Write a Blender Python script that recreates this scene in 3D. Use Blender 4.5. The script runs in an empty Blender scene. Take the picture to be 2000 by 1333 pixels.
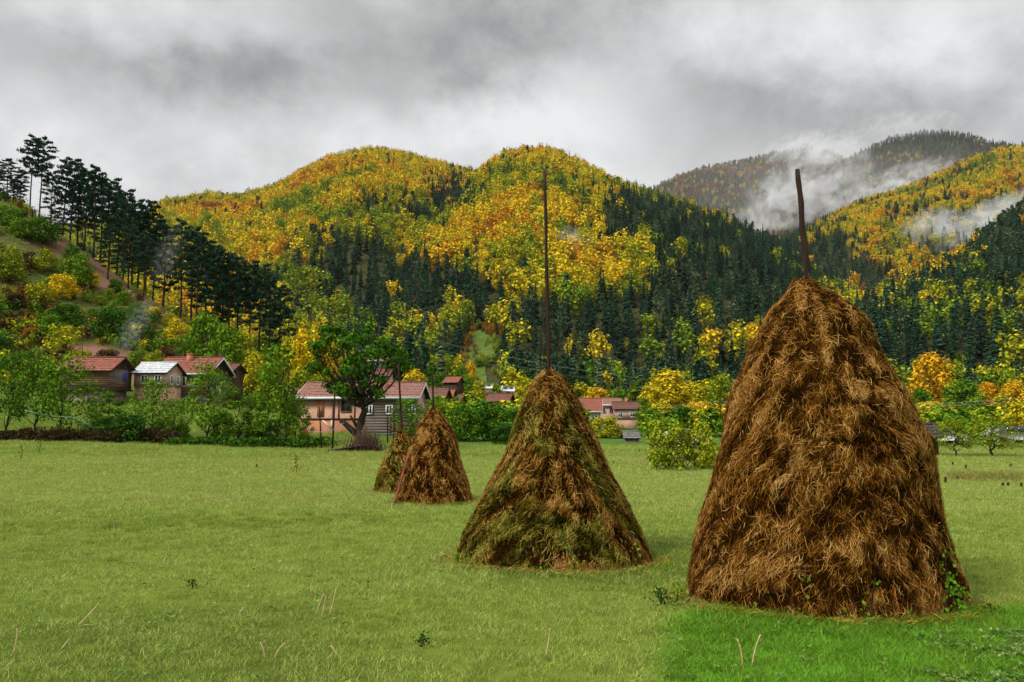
import bpy, math, random
import numpy as np
from mathutils import Vector, Matrix

# ------------------------------------------------------------------ camera
SC = bpy.context.scene
F = 1556.0            # focal length in photograph pixels (28 mm on a 36 mm sensor)
EYE = 2.1
PITCH = math.atan(153.5 / F)
cam_d = bpy.data.cameras.new('camera')
cam_d.lens = 28.0; cam_d.sensor_width = 36.0
cam_d.clip_start = 0.1; cam_d.clip_end = 20000
cam = bpy.data.objects.new('camera', cam_d)
SC.collection.objects.link(cam)
cam.location = (0, 0, EYE)
cam.rotation_euler = (math.pi / 2 + PITCH, 0, 0)
SC.camera = cam

# ------------------------------------------------------------------ light, sky, exposure
SUN_EL, SUN_AZ = 44.0, 232.0          # azimuth clockwise from +Y (behind the camera, to the left)
EXPOSURE = 1.2
HAZE = 0.00002       # density of the valley haze
sl = bpy.data.lights.new('sun', 'SUN')
sl.energy = 1.5; sl.angle = math.radians(14); sl.color = (1.0, 0.95, 0.87)
sun = bpy.data.objects.new('sun', sl); SC.collection.objects.link(sun)
_az, _el = math.radians(SUN_AZ), math.radians(SUN_EL)
sdir = Vector((math.sin(_az) * math.cos(_el), math.cos(_az) * math.cos(_el), math.sin(_el)))
sun.rotation_euler = (-sdir).to_track_quat('-Z', 'Y').to_euler()
SC.view_settings.view_transform = 'Standard'
SC.view_settings.look = 'None'
SC.view_settings.exposure = EXPOSURE
SC.view_settings.gamma = 1.0
SC.view_settings.use_curve_mapping = False
SC.cycles.use_denoising = True
SC.cycles.max_bounces = 4
SC.cycles.diffuse_bounces = 2
SC.cycles.transmission_bounces = 4
SC.cycles.transparent_max_bounces = 6
SC.cycles.volume_bounces = 1
SC.cycles.volume_max_steps = 96
SC.cycles.sample_clamp_indirect = 4.0

class NT:
    """small helper to wire node trees"""
    def __init__(s, nt):
        s.nt = nt; s.n = nt.nodes; s.l = nt.links
    def node(s, t, **kw):
        nd = s.n.new(t)
        for k, v in kw.items(): setattr(nd, k, v)
        return nd
    def put(s, sock, v):
        if hasattr(v, 'is_output'): s.l.new(v, sock)
        elif v is not None: sock.default_value = v
    def m(s, op, a, b=None, c=None, clamp=False):
        nd = s.node('ShaderNodeMath', operation=op, use_clamp=clamp)
        for i, v in enumerate((a, b, c)):
            if v is not None: s.put(nd.inputs[i], v)
        return nd.outputs[0]
    def noise(s, vec, scale, detail=4, rough=0.55, dist=0.0):
        nd = s.node('ShaderNodeTexNoise')
        if vec is not None: s.l.new(vec, nd.inputs['Vector'])
        nd.inputs['Scale'].default_value = scale; nd.inputs['Detail'].default_value = detail
        nd.inputs['Roughness'].default_value = rough; nd.inputs['Distortion'].default_value = dist
        return nd.outputs['Fac'] if 'Fac' in nd.outputs else nd.outputs[0]
    def ramp(s, fac, stops, interp='LINEAR'):
        nd = s.node('ShaderNodeValToRGB'); cr = nd.color_ramp; cr.interpolation = interp
        while len(cr.elements) < len(stops): cr.elements.new(0.5)
        for e, (p, c) in zip(cr.elements, stops):
            e.position = p; e.color = (c[0], c[1], c[2], 1)
        s.put(nd.inputs[0], fac)
        return nd.outputs[0]
    def mix(s, fac, a, b, mode='MIX'):
        nd = s.node('ShaderNodeMix', data_type='RGBA', blend_type=mode)
        s.put(nd.inputs[0], fac); s.put(nd.inputs[6], a); s.put(nd.inputs[7], b)
        return nd.outputs[2]

W = bpy.data.worlds.new('World'); SC.world = W; W.use_nodes = True
W.node_tree.nodes.clear()
w = NT(W.node_tree)
tc = w.node('ShaderNodeTexCoord')
sep = w.node('ShaderNodeSeparateXYZ'); w.l.new(tc.outputs['Generated'], sep.inputs[0])
dx, dy, dz = sep.outputs
# the cloud deck: noise on a flat layer overhead, so the clouds foreshorten towards the horizon
zz = w.m('ADD', w.m('MAXIMUM', dz, 0.0), 0.55)
cmb = w.node('ShaderNodeCombineXYZ')
w.l.new(w.m('DIVIDE', dx, zz), cmb.inputs[0]); w.l.new(w.m('DIVIDE', dy, zz), cmb.inputs[1])
deck = cmb.outputs[0]
n_big = w.noise(deck, 1.9, 5, 0.5, 0.2)
n_med = w.noise(deck, 5.0, 7, 0.6, 0.15)
n_fine = w.noise(tc.outputs['Generated'], 6.5, 8, 0.62, 0.15)
# the larger dark and bright banks, as (azimuth, elevation) on the sky, edges broken up by noise
az = w.m('ARCTAN2', dx, dy); el = w.m('ARCSINE', dz)
az = w.m('ADD', az, w.m('MULTIPLY', w.m('SUBTRACT', n_fine, 0.5), 0.30))
el = w.m('ADD', el, w.m('MULTIPLY', w.m('SUBTRACT', n_med, 0.5), 0.16))
def bank(px, py, wx, wy, amp):
    u, v = (px - 1000) / F, (666.5 - py) / F
    d = Vector((u, math.cos(PITCH) - v * math.sin(PITCH), math.sin(PITCH) + v * math.cos(PITCH))).normalized()
    a0, e0 = math.atan2(d.x, d.y), math.asin(d.z)
    qa = w.m('DIVIDE', w.m('SUBTRACT', az, a0), wx / F); qe = w.m('DIVIDE', w.m('SUBTRACT', el, e0), wy / F)
    r2 = w.m('ADD', w.m('MULTIPLY', qa, qa), w.m('MULTIPLY', qe, qe))
    return w.m('MULTIPLY', w.m('EXPONENT', w.m('MULTIPLY', r2, -1.0)), amp)
tot = None
for b in [(930, 60, 380, 130, -0.30), (230, 150, 230, 70, -0.26), (500, 130, 120, 60, -0.14), (830, 165, 200, 60, -0.16), (1450, 215, 330, 85, -0.18),
          (1930, 190, 240, 90, -0.14), (1600, 275, 240, 50, -0.10), (1120, 255, 240, 70, 0.2), (1690, 70, 280, 90, 0.22), (1090, 190, 130, 80, 0.14), (430, 30, 160, 50, 0.10),
          (620, 300, 380, 90, 0.10), (120, 260, 260, 90, 0.06), (1100, 340, 260, 50, 0.02), (1880, 70, 150, 50, 0.1)]:
    t_ = bank(*b[:4], b[4] * 1.25); tot = t_ if tot is None else w.m('ADD', tot, t_)
val = w.m('ADD', 0.78, tot)
val = w.m('ADD', val, w.m('MULTIPLY', w.m('SUBTRACT', n_big, 0.5), 0.55))
val = w.m('ADD', val, w.m('MULTIPLY', w.m('SUBTRACT', n_med, 0.5), 0.55))
val = w.m('ADD', val, w.m('MULTIPLY', w.m('SUBTRACT', n_fine, 0.5), 0.95))
cloud = w.ramp(val, [(0.0, (0.080, 0.085, 0.084)), (0.3, (0.130, 0.135, 0.134)), (0.62, (0.25, 0.252, 0.253)), (1.0, (0.375, 0.377, 0.38))])
# an overcast sky is brighter overhead than at the horizon
zen = w.node('ShaderNodeMapRange'); zen.interpolation_type = 'SMOOTHSTEP'
w.l.new(dz, zen.inputs[0]); zen.inputs[1].default_value = 0.45; zen.inputs[2].default_value = 1.0
zen.inputs[3].default_value = 1.0; zen.inputs[4].default_value = 2.4
vm = w.node('ShaderNodeVectorMath', operation='SCALE'); w.l.new(cloud, vm.inputs[0]); w.l.new(zen.outputs[0], vm.inputs['Scale'])
sky = w.node('ShaderNodeTexSky', sky_type='NISHITA'); sky.sun_disc = False
sky.sun_elevation = _el; sky.sun_rotation = _az
bg1 = w.node('ShaderNodeBackground'); w.l.new(sky.outputs[0], bg1.inputs[0]); bg1.inputs[1].default_value = 0.06
bg2 = w.node('ShaderNodeBackground'); w.l.new(vm.outputs[0], bg2.inputs[0]); bg2.inputs[1].default_value = 1.0
ms = w.node('ShaderNodeMixShader'); ms.inputs[0].default_value = 0.97
w.l.new(bg1.outputs[0], ms.inputs[1]); w.l.new(bg2.outputs[0], ms.inputs[2])
wo = w.node('ShaderNodeOutputWorld'); w.l.new(ms.outputs[0], wo.inputs[0])

# ------------------------------------------------------------------ helpers
rng = np.random.default_rng(11)
CA, SA = math.cos(PITCH), math.sin(PITCH)
def P(x, y, Y):
    """photograph pixel + distance Y in front of the camera -> world point (vectorised)"""
    x, y, Y = np.broadcast_arrays(np.asarray(x, float), np.asarray(y, float), np.asarray(Y, float))
    u, v = (x - 1000) / F, (666.5 - y) / F
    k = Y / (CA - v * SA)
    return np.stack([u * k, Y, EYE + (SA + v * CA) * k], -1)
def px(p):
    """world point(s) -> photograph pixel"""
    p = np.asarray(p, float)
    q = p - np.array([0, 0, EYE]); d = q[..., 1] * CA + q[..., 2] * SA
    return 1000 + F * q[..., 0] / d, 666.5 - F * (-q[..., 1] * SA + q[..., 2] * CA) / d
def V3(a): return Vector((float(a[0]), float(a[1]), float(a[2])))

_perm = np.random.default_rng(5).random((256, 256))
def vnoise(x, y, seed=0):
    x = np.asarray(x, float) + seed * 17.31; y = np.asarray(y, float) + seed * 9.77
    xi, yi = np.floor(x).astype(int), np.floor(y).astype(int); fx, fy = x - xi, y - yi
    fx = fx * fx * (3 - 2 * fx); fy = fy * fy * (3 - 2 * fy)
    g = lambda a, b: _perm[a & 255, b & 255]
    return (g(xi, yi) * (1 - fx) + g(xi + 1, yi) * fx) * (1 - fy) + (g(xi, yi + 1) * (1 - fx) + g(xi + 1, yi + 1) * fx) * fy
def fbm(x, y, seed=0, o=4):
    s = 0; a = 0.5; t = 0
    for k in range(o):
        s = s + a * vnoise(np.asarray(x) * 2 ** k, np.asarray(y) * 2 ** k, seed + k); t += a; a *= 0.5
    return s / t
def smooth(e0, e1, x):
    t = np.clip((np.asarray(x, float) - e0) / (e1 - e0), 0, 1); return t * t * (3 - 2 * t)

COL = SC.collection
def mesh(name, V, polys, mat=None, attrs=None, smooth_=False):
    """polys: list of int arrays (n,3) or (n,4)"""
    me = bpy.data.meshes.new(name)
    V = np.ascontiguousarray(np.asarray(V, np.float32).reshape(-1, 3))
    polys = [np.asarray(q, np.int32) for q in polys if len(q)]
    tot = np.concatenate([np.full(len(q), q.shape[1], np.int32) for q in polys])
    idx = np.concatenate([q.ravel() for q in polys])
    st = np.concatenate([[0], np.cumsum(tot)[:-1]]).astype(np.int32)
    me.vertices.add(len(V)); me.vertices.foreach_set('co', V.ravel())
    me.loops.add(len(idx)); me.loops.foreach_set('vertex_index', idx)
    me.polygons.add(len(tot)); me.polygons.foreach_set('loop_start', st); me.polygons.foreach_set('loop_total', tot)
    if smooth_: me.polygons.foreach_set('use_smooth', np.ones(len(tot), bool))
    me.update(calc_edges=True)
    for k, (dom, arr) in (attrs or {}).items():
        arr = np.asarray(arr, np.float32)
        if arr.ndim == 2:
            a = me.attributes.new(k, 'FLOAT_COLOR', dom)
            a.data.foreach_set('color', np.concatenate([arr, np.ones((len(arr), 1), np.float32)], 1).ravel())
        else:
            a = me.attributes.new(k, 'FLOAT', dom); a.data.foreach_set('value', arr)
    if mat: me.materials.append(mat)
    return me
def ob(name, me, parent=None, loc=(0, 0, 0), rot=(0, 0, 0), scale=(1, 1, 1), link=True):
    o = bpy.data.objects.new(name, me)
    if link: COL.objects.link(o)
    o.location = loc; o.rotation_euler = rot; o.scale = scale
    if parent: o.parent = parent
    return o
def tag(o, label=None, cat=None, group=None, kind=None):
    if label: o['label'] = label
    if cat: o['category'] = cat
    if group: o['group'] = group
    if kind: o['kind'] = kind
    return o
class MB:
    """collects shapes for one mesh"""
    def __init__(s): s.v = []; s.q = []; s.t = []; s.n = 0
    def add(s, V, q=(), t=()):
        V = np.asarray(V, float).reshape(-1, 3); s.v.append(V)
        if len(q): s.q.append(np.asarray(q, int) + s.n)
        if len(t): s.t.append(np.asarray(t, int) + s.n)
        s.n += len(V); return s
    def box(s, x0, x1, y0, y1, z0, z1):
        V = [(x, y, z) for z in (z0, z1) for (x, y) in ((x0, y0), (x1, y0), (x1, y1), (x0, y1))]
        return s.add(V, [(3, 2, 1, 0), (4, 5, 6, 7), (0, 1, 5, 4), (1, 2, 6, 5), (2, 3, 7, 6), (3, 0, 4, 7)])
    def slab(s, quad, th):
        """a plate: 4 corners and a thickness vector"""
        a = np.asarray(quad, float); b = a + np.asarray(th, float)
        return s.add(np.concatenate([a, b]), [(3, 2, 1, 0), (4, 5, 6, 7), (0, 1, 5, 4), (1, 2, 6, 5), (2, 3, 7, 6), (3, 0, 4, 7)])
    def tube(s, pts, rad, k=6, cap=True):
        pts = np.asarray(pts, float); n = len(pts); rad = np.broadcast_to(np.asarray(rad, float), (n,))
        d = np.gradient(pts, axis=0); d /= np.linalg.norm(d, axis=1)[:, None] + 1e-9
        ref = np.where(np.abs(d[:, 2:3]) > 0.9, np.array([[1.0, 0, 0]]), np.array([[0, 0, 1.0]]))
        a = np.cross(d, ref); a /= np.linalg.norm(a, axis=1)[:, None] + 1e-9
        if n > 1:
            for i in range(1, n):
                a[i] = a[i - 1] - d[i] * np.dot(a[i - 1], d[i]); a[i] /= np.linalg.norm(a[i]) + 1e-9
        b = np.cross(d, a); th = np.arange(k) * 2 * math.pi / k
        V = pts[:, None] + rad[:, None, None] * (np.cos(th)[None, :, None] * a[:, None] + np.sin(th)[None, :, None] * b[:, None])
        q = [(i * k + j, i * k + (j + 1) % k, (i + 1) * k + (j + 1) % k, (i + 1) * k + j) for i in range(n - 1) for j in range(k)]
        V = V.reshape(-1, 3); t = []
        if cap:
            V = np.concatenate([V, pts[:1], pts[-1:]]); m0 = n * k
            t = [(m0, (j + 1) % k, j) for j in range(k)] + [(m0 + 1, (n - 1) * k + j, (n - 1) * k + (j + 1) % k) for j in range(k)]
        return s.add(V, q, t)
    def mesh(s, name, mat, smooth_=False):
        return mesh(name, np.concatenate(s.v), ([np.concatenate(s.q)] if s.q else []) + ([np.concatenate(s.t)] if s.t else []), mat, None, smooth_)
    def build(s, name, mat, parent=None, smooth_=False, **k): return ob(name, s.mesh(name, mat, smooth_), parent, **k)

# ------------------------------------------------------------------ materials
def newmat(name):
    m = bpy.data.materials.new(name); m.use_nodes = True; m.node_tree.nodes.clear(); return m, NT(m.node_tree)
def finish(t, m, col, rough=0.85, spec=0.1, bump=None, bstr=0.3, bdist=0.02, trans=0.0):
    p = t.node('ShaderNodeBsdfPrincipled'); t.put(p.inputs['Base Color'], col); t.put(p.inputs['Roughness'], rough)
    p.inputs['Specular IOR Level'].default_value = spec
    out = p.outputs[0]
    if bump is not None:
        b = t.node('ShaderNodeBump'); b.inputs['Strength'].default_value = bstr; b.inputs['Distance'].default_value = bdist
        t.l.new(bump, b.inputs['Height']); t.l.new(b.outputs[0], p.inputs['Normal'])
    if trans:
        tr = t.node('ShaderNodeBsdfTranslucent'); t.put(tr.inputs[0], col)
        mx = t.node('ShaderNodeMixShader'); mx.inputs[0].default_value = trans
        t.l.new(out, mx.inputs[1]); t.l.new(tr.outputs[0], mx.inputs[2]); out = mx.outputs[0]
    o = t.node('ShaderNodeOutputMaterial'); t.l.new(out, o.inputs[0]); return m
def noisy(name, c1, c2, scale=3.0, rough=0.85, spec=0.2, stretch=None, bstr=0.3, bdist=0.02, detail=5):
    m, t = newmat(name); tcn = t.node('ShaderNodeTexCoord'); vec = tcn.outputs['Object']
    if stretch:
        mp = t.node('ShaderNodeMapping'); mp.inputs['Scale'].default_value = stretch; t.l.new(vec, mp.inputs[0]); vec = mp.outputs[0]
    n = t.noise(vec, scale, detail, 0.62)
    return finish(t, m, t.ramp(n, [(0.3, c1), (0.7, c2)]), rough, spec, n, bstr, bdist)
def attr(t, name, typ):
    a = t.node('ShaderNodeAttribute', attribute_name=name, attribute_type=typ); return a
def leafmat(name, stops, dark=0.45, light=1.5, trans=0.16, spec=0.04, rough=0.8):
    """tint (per tree) picks the hue, rnd (per leaf) varies it"""
    m, t = newmat(name)
    ti = attr(t, 'tint', 'INSTANCER').outputs['Fac']; r = attr(t, 'rnd', 'GEOMETRY').outputs['Fac']
    f = t.m('ADD', ti, t.m('MULTIPLY', t.m('SUBTRACT', r, 0.5), 0.16))
    c = t.ramp(f, stops)
    r2 = t.m('FRACT', t.m('MULTIPLY', r, 7.31))
    k = t.m('ADD', dark, t.m('MULTIPLY', r2, light - dark))
    vmn = t.node('ShaderNodeVectorMath', operation='SCALE'); t.l.new(c, vmn.inputs[0]); t.l.new(k, vmn.inputs['Scale'])
    return finish(t, m, vmn.outputs[0], rough, spec, trans=trans)
LEAF = leafmat('leaves', [(0.0, (0.012, 0.035, 0.008)), (0.15, (0.042, 0.122, 0.008)), (0.3, (0.115, 0.23, 0.010)), (0.45, (0.22, 0.26, 0.012)),
                          (0.6, (0.60, 0.49, 0.012)), (0.75, (0.68, 0.39, 0.012)), (0.88, (0.42, 0.13, 0.010)), (0.96, (0.10, 0.05, 0.016)), (1.0, (0.05, 0.032, 0.012))])
NEEDLE = leafmat('needles', [(0.0, (0.008, 0.030, 0.017)), (0.5, (0.024, 0.064, 0.030)), (1.0, (0.095, 0.135, 0.062))], 0.5, 1.5, 0.12, 0.03)
GRASSM = leafmat('grass_blades', [(0.0, (0.075, 0.125, 0.012)), (0.3, (0.282, 0.375, 0.064)), (0.5, (0.385, 0.465, 0.12)), (0.68, (0.24, 0.18, 0.05)), (0.8, (0.17, 0.33, 0.028)), (1.0, (0.10, 0.24, 0.018))], 0.55, 1.45, 0.3, 0.03)
BARK = noisy('bark', (0.008, 0.006, 0.004), (0.045, 0.032, 0.022), 6, stretch=(3, 3, 0.6), bstr=0.6, bdist=0.03)
PINEBARK = noisy('pine_bark', (0.010, 0.007, 0.006), (0.055, 0.036, 0.028), 2, stretch=(3, 3, 0.5), bstr=0.6, bdist=0.05)
POLEWOOD = noisy('weathered_pole', (0.006, 0.004, 0.003), (0.05, 0.022, 0.013), 5, stretch=(4, 4, 0.35), bstr=0.7, bdist=0.02)

# ------------------------------------------------------------------ ground: the field, the valley floor and the hill with the pines
_cols = [-900, 0, 130, 300, 400, 500, 600, 700, 900, 1200, 1500, 2900]
_rows = {
    -900: [(46, 'z', 0.4), (60, 'z', 1.0), (80, 770), (100, 650), (130, 430), (170, 150), (230, 150), (330, 200), (460, 300)],
    0: [(44, 'z', 0.1), (60, 'z', 0.5), (68, 'z', 1.5), (80, 775), (100, 700), (130, 550), (160, 398), (215, 400), (330, 520), (460, 620)],
    130: [(44, 'z', 0.1), (60, 'z', 0.45), (68, 'z', 1.3), (80, 780), (100, 722), (130, 605), (158, 478), (210, 490), (330, 600), (460, 660)],
    300: [(44, 'z', 0.05), (60, 'z', 0.3), (68, 'z', 1.0), (80, 790), (100, 738), (125, 668), (152, 594), (205, 600), (330, 680), (460, 700)],
    400: [(44, 'z', 0), (60, 'z', 0.2), (80, 803), (105, 752), (130, 705), (155, 660), (200, 650), (330, 700), (460, 720)],
    500: [(44, 'z', 0), (60, 'z', 0.05), (80, 816), (105, 782), (130, 742), (165, 690), (205, 668), (330, 712), (460, 730)],
    600: [(44, 'z', 0), (60, 'z', 0), (80, 830), (105, 812), (150, 772), (200, 728), (250, 712), (330, 725), (460, 735)],
    700: [(44, 'z', 0), (58, 'z', 0), (72, 838), (120, 806), (200, 772), (300, 748), (460, 735)],
    900: [(44, 'z', 0), (62, 'z', -0.05), (80, 850), (130, 812), (220, 778), (300, 757), (460, 738)],
    1200: [(44, 'z', 0), (62, 'z', -0.05), (90, 850), (140, 832), (200, 815), (300, 795), (460, 745)],
    1500: [(44, 'z', 0), (62, 'z', -0.1), (90, 853), (150, 830), (300, 800), (460, 750)],
    2900: [(44, 'z', 0), (62, 'z', -0.1), (90, 853), (150, 828), (300, 780), (460, 650)],
}
_YS = np.concatenate([np.arange(0, 200, 2.0), np.arange(200, 462, 4.0)])
_tab = []
for c in _cols:
    yy, zv = [0, 36], [0, 0]
    for r in _rows[c]:
        yy.append(r[0]); zv.append(r[2] if r[1] == 'z' else float(P(c, r[1], r[0])[2]))
    z = np.interp(_YS, yy, zv)
    ker = np.array([1, 2, 3, 2, 1]) / 9.0
    _tab.append(np.convolve(np.pad(z, 2, mode='edge'), ker, 'valid'))
_tab = np.array(_tab)
def gz(X, Y):
    """height of the ground"""
    X, Y = np.broadcast_arrays(np.asarray(X, float), np.asarray(Y, float))
    Yc = np.clip(Y, 0, 459.9); xp = 1000 + F * X / np.maximum(Yc, 40.0)
    ci = np.clip(np.searchsorted(_cols, xp) - 1, 0, len(_cols) - 2)
    c0 = np.array(_cols, float)[ci]; c1 = np.array(_cols, float)[ci + 1]
    fx = np.clip((xp - c0) / (c1 - c0), 0, 1)
    yi = np.clip(np.searchsorted(_YS, Yc, 'right') - 1, 0, len(_YS) - 2); fy = (Yc - _YS[yi]) / (_YS[yi + 1] - _YS[yi])
    g = lambda a, b: _tab[a, b]
    z = (g(ci, yi) * (1 - fy) + g(ci, yi + 1) * fy) * (1 - fx) + (g(ci + 1, yi) * (1 - fy) + g(ci + 1, yi + 1) * fy) * fx
    amp = 0.05 + 0.9 * smooth(70, 130, Y)
    z = z + (fbm(X * 0.11, Y * 0.11, 3) - 0.5) * amp * smooth(2, 8, Y) + (fbm(X * 0.45, Y * 0.45, 8, 3) - 0.5) * 0.07
    z = z - 0.19 * np.exp(-((X - 4.3) / 2.6) ** 2 - ((Y - 10.4) / 1.3) ** 2) - 0.07 * np.exp(-((X - 0.5) / 2.2) ** 2 - ((Y - 12.6) / 1.2) ** 2)
    return z
def ground_px(x, Y):
    X = (x - 1000) / F * Y
    for _ in range(3):
        z = gz(X, Y); d = Y * CA + (z - EYE) * SA; X = (x - 1000) / F * d
    return np.array([float(X), float(Y), float(gz(X, Y))])
def greener(X, Y):
    """the lusher patch round the biggest stack"""
    xp = 1000 + F * X / np.maximum(Y, 1); n = fbm(X * 1.3, Y * 1.3, 21)
    return smooth(1250, 1315, xp + (n - 0.5) * 110) * (1 - smooth(8.9, 9.6, Y + (n - 0.5) * 1.2 - 0.12 * (X - 4)))
def earth(X, Y, xp):
    """bare reddish soil on the hill"""
    return smooth(88, 98, Y) * smooth(.38, .50, fbm(X * .05 + Y * .02, Y * .06, 31)) * np.exp(-((xp - 210) / 230) ** 2)
gx = np.concatenate([np.arange(-640, -64, 6.0), np.arange(-64, -14, 1.0), np.arange(-14, 14, 0.5), np.arange(14, 64, 1.0), np.arange(64, 641, 6.0)])
gy = np.concatenate([np.arange(-60, 4, 4.0), np.arange(4, 24, 0.5), np.arange(24, 76, 1.0), np.arange(76, 210, 2.0), np.arange(210, 462, 6.0)])
GX, GY = np.meshgrid(gx, gy); GZ = gz(GX, GY)
nx, ny = len(gx), len(gy)
ii = (np.arange(ny - 1)[:, None] * nx + np.arange(nx - 1)[None]).ravel()
gxp, gyp = px(np.stack([GX, np.maximum(GY, 3), GZ], -1))
n1 = fbm(GX * 0.05, GY * 0.05, 1); n2 = fbm(GX * 0.2, GY * 0.2, 2); n3 = fbm(GX * 0.12, GY * 0.4, 4)
def lerp(a, b, t): return a * (1 - t[..., None]) + b * t[..., None]
A = lambda *c: np.array(c, float)
gc = np.broadcast_to(A(0.13, 0.17, 0.024), GX.shape + (3,)).copy()
gc = lerp(gc, A(0.06, 0.085, 0.012), smooth(0.45, 0.7, n2) * 0.8)
gc = lerp(gc, A(0.15, 0.18, 0.032), smooth(17, 22, GY) * (1 - smooth(40, 52, GY)) * (0.5 + 0.5 * smooth(0.35, 0.6, n3)))
gc = lerp(gc, A(0.15, 0.125, 0.04), smooth(30, 44, GY) * (1 - smooth(56, 66, GY)) * smooth(0.5, 0.68, n3) * 0.8)
gc = lerp(gc, A(0.075, 0.20, 0.012), greener(GX, np.maximum(GY, 0.5)))
gc = lerp(gc, A(0.05, 0.12, 0.018), smooth(60, 70, GY) * 0.75)
gc = lerp(gc, A(0.035, 0.055, 0.018), smooth(85, 120, GY) * smooth(0.4, 0.6, n1) * 0.8)
hill = smooth(86, 100, GY) * (1 - smooth(560, 660, gxp))
gc = lerp(gc, A(0.075, 0.075, 0.022), hill * 0.9)
gc = lerp(gc, A(0.20, 0.105, 0.070), np.clip(earth(GX, GY, gxp) * 1.2, 0, 1) * (1 - smooth(560, 660, gxp)))
gc = lerp(gc, A(0.075, 0.045, 0.022), hill * smooth(0.5, 0.62, n2) * 0.75)
gc = lerp(gc, A(0.16, 0.085, 0.045), smooth(46.5, 48, GY) * (1 - smooth(52, 54, GY)) * smooth(1805, 1830, gxp) * 0.9)
ground_me = mesh('ground', np.stack([GX, GY, GZ], -1), [np.stack([ii, ii + 1, ii + nx + 1, ii + nx], 1)], None, {'col': ('POINT', gc.reshape(-1, 3))}, True)
m, t = newmat('ground_soil'); g = t.node('ShaderNodeNewGeometry')
n_a = t.noise(g.outputs['Position'], 9.0, 6, 0.7); n_b = t.noise(g.outputs['Position'], 1.3, 5, 0.6)
k = t.m('ADD', 0.55, t.m('ADD', t.m('MULTIPLY', n_a, 0.55), t.m('MULTIPLY', n_b, 0.35)))
vs = t.node('ShaderNodeVectorMath', operation='SCALE'); t.l.new(attr(t, 'col', 'GEOMETRY').outputs['Color'], vs.inputs[0]); t.l.new(k, vs.inputs['Scale'])
ground_me.materials.append(finish(t, m, vs.outputs[0], 0.95, 0.05, n_a, 0.6, 0.06))
tag(ob('ground', ground_me), 'green hay meadow with the valley floor and a grassy hill behind it', kind='structure')

# ------------------------------------------------------------------ mountains
SHEETS = {}
def mountain(name, label, ridge, base, dens=1.0, noise_amp=14.0, power=0.25, pad=8):
    """ridge and base: lists of (pixel x, pixel y, distance); the slope runs from base to ridge, then down behind"""
    r = np.array(ridge, float); b = np.array(base, float)
    def S(x, tt):
        x = np.asarray(x, float); tt = np.asarray(tt, float)
        yr, Yr = np.interp(x, r[:, 0], r[:, 1] + pad), np.interp(x, r[:, 0], r[:, 2])
        yb, Yb = np.interp(x, b[:, 0], b[:, 1]), np.interp(x, b[:, 0], b[:, 2])
        Pr, Pb = P(x, yr, Yr), P(x, yb, Yb)
        Yv = Yb + np.where(tt < 0, 220.0 * tt, (Yr - Yb) * tt); tc_ = np.clip(tt, 0, 1)
        s = tc_ * (1 + power - power * tc_); back = np.clip(tt - 1, 0, 1)
        zv = Pb[..., 2] + (Pr[..., 2] - Pb[..., 2]) * (s - 1.1 * back) + 70.0 * np.clip(tt, -1, 0)
        X = (x - 1000) / F * (Yv * CA + (zv - EYE) * SA)
        sc = 160.0
        zv = zv + (fbm(X / sc, Yv / sc, 41, 4) - 0.5) * 2 * noise_amp * np.sin(np.pi * np.clip(tt, 0.0, 1.0)) ** 0.7
        return np.stack([X, Yv, zv], -1)
    xs = np.linspace(r[0, 0], r[-1, 0], 150); ts = np.concatenate([[-0.35, -0.1], np.linspace(0, 1.5, 90)])
    XX, TT = np.meshgrid(xs, ts); V = S(XX, TT)
    n = len(xs); q = (np.arange(len(ts) - 1)[:, None] * n + np.arange(n - 1)[None]).ravel()
    me = mesh(name, V, [np.stack([q, q + 1, q + n + 1, q + n], 1)], FLOORM, None, True)
    o = tag(ob(name, me), label, kind='structure')
    SHEETS[name] = (S, r, b); return o
FLOORM = noisy('forest_floor', (0.016, 0.022, 0.008), (0.06, 0.06, 0.018), 0.05, 0.95, 0.05, bstr=0.3, bdist=1.0)
mountain('mountain_west', 'broad wooded mountain with a rounded summit in autumn colours',
    [(-500, 500, 1500), (0, 470, 1500), (200, 445, 1500), (280, 425, 1480), (320, 402, 1450), (400, 390, 1450), (470, 393, 1420), (540, 372, 1420), (600, 338, 1450), (650, 315, 1480), (700, 303, 1500),
     (735, 299, 1500), (790, 308, 1500), (850, 325, 1500), (920, 342, 1500), (1000, 352, 1500), (1100, 380, 1480), (1200, 420, 1450)],
    [(-500, 720, 500), (400, 715, 480), (700, 715, 470), (1200, 700, 620)])
mountain('mountain_middle', 'steep wooded mountain with golden crown above dark spruces',
    [(560, 705, 520), (640, 640, 640), (700, 575, 760), (760, 512, 900), (800, 472, 980), (850, 425, 1060), (900, 378, 1130), (945, 338, 1180), (985, 312, 1200), (1040, 302, 1200), (1090, 310, 1190), (1150, 340, 1160),
     (1200, 362, 1130), (1260, 385, 1090), (1330, 405, 1050), (1400, 432, 1000), (1450, 450, 970), (1500, 475, 940), (1540, 500, 910), (1600, 545, 860), (1700, 610, 780), (1850, 680, 680)],
    [(560, 735, 430), (800, 745, 400), (1200, 750, 390), (1500, 745, 400), (1850, 735, 420)], noise_amp=12)
mountain('mountain_east', 'wooded mountainside with gold and dark trees above the misty valley',
    [(1380, 590, 1150), (1440, 520, 1450), (1480, 482, 1600), (1510, 468, 1700), (1560, 455, 1780), (1620, 425, 1850), (1690, 395, 1900), (1740, 380, 1920), (1800, 358, 1930), (1850, 335, 1940), (1900, 310, 1950), (1960, 290, 1950), (2000, 285, 1950),
     (2100, 270, 1950), (2300, 300, 1950), (2700, 330, 1950)],
    [(1380, 640, 900), (1600, 640, 800), (2000, 620, 850), (2700, 620, 900)], noise_amp=26)
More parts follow.
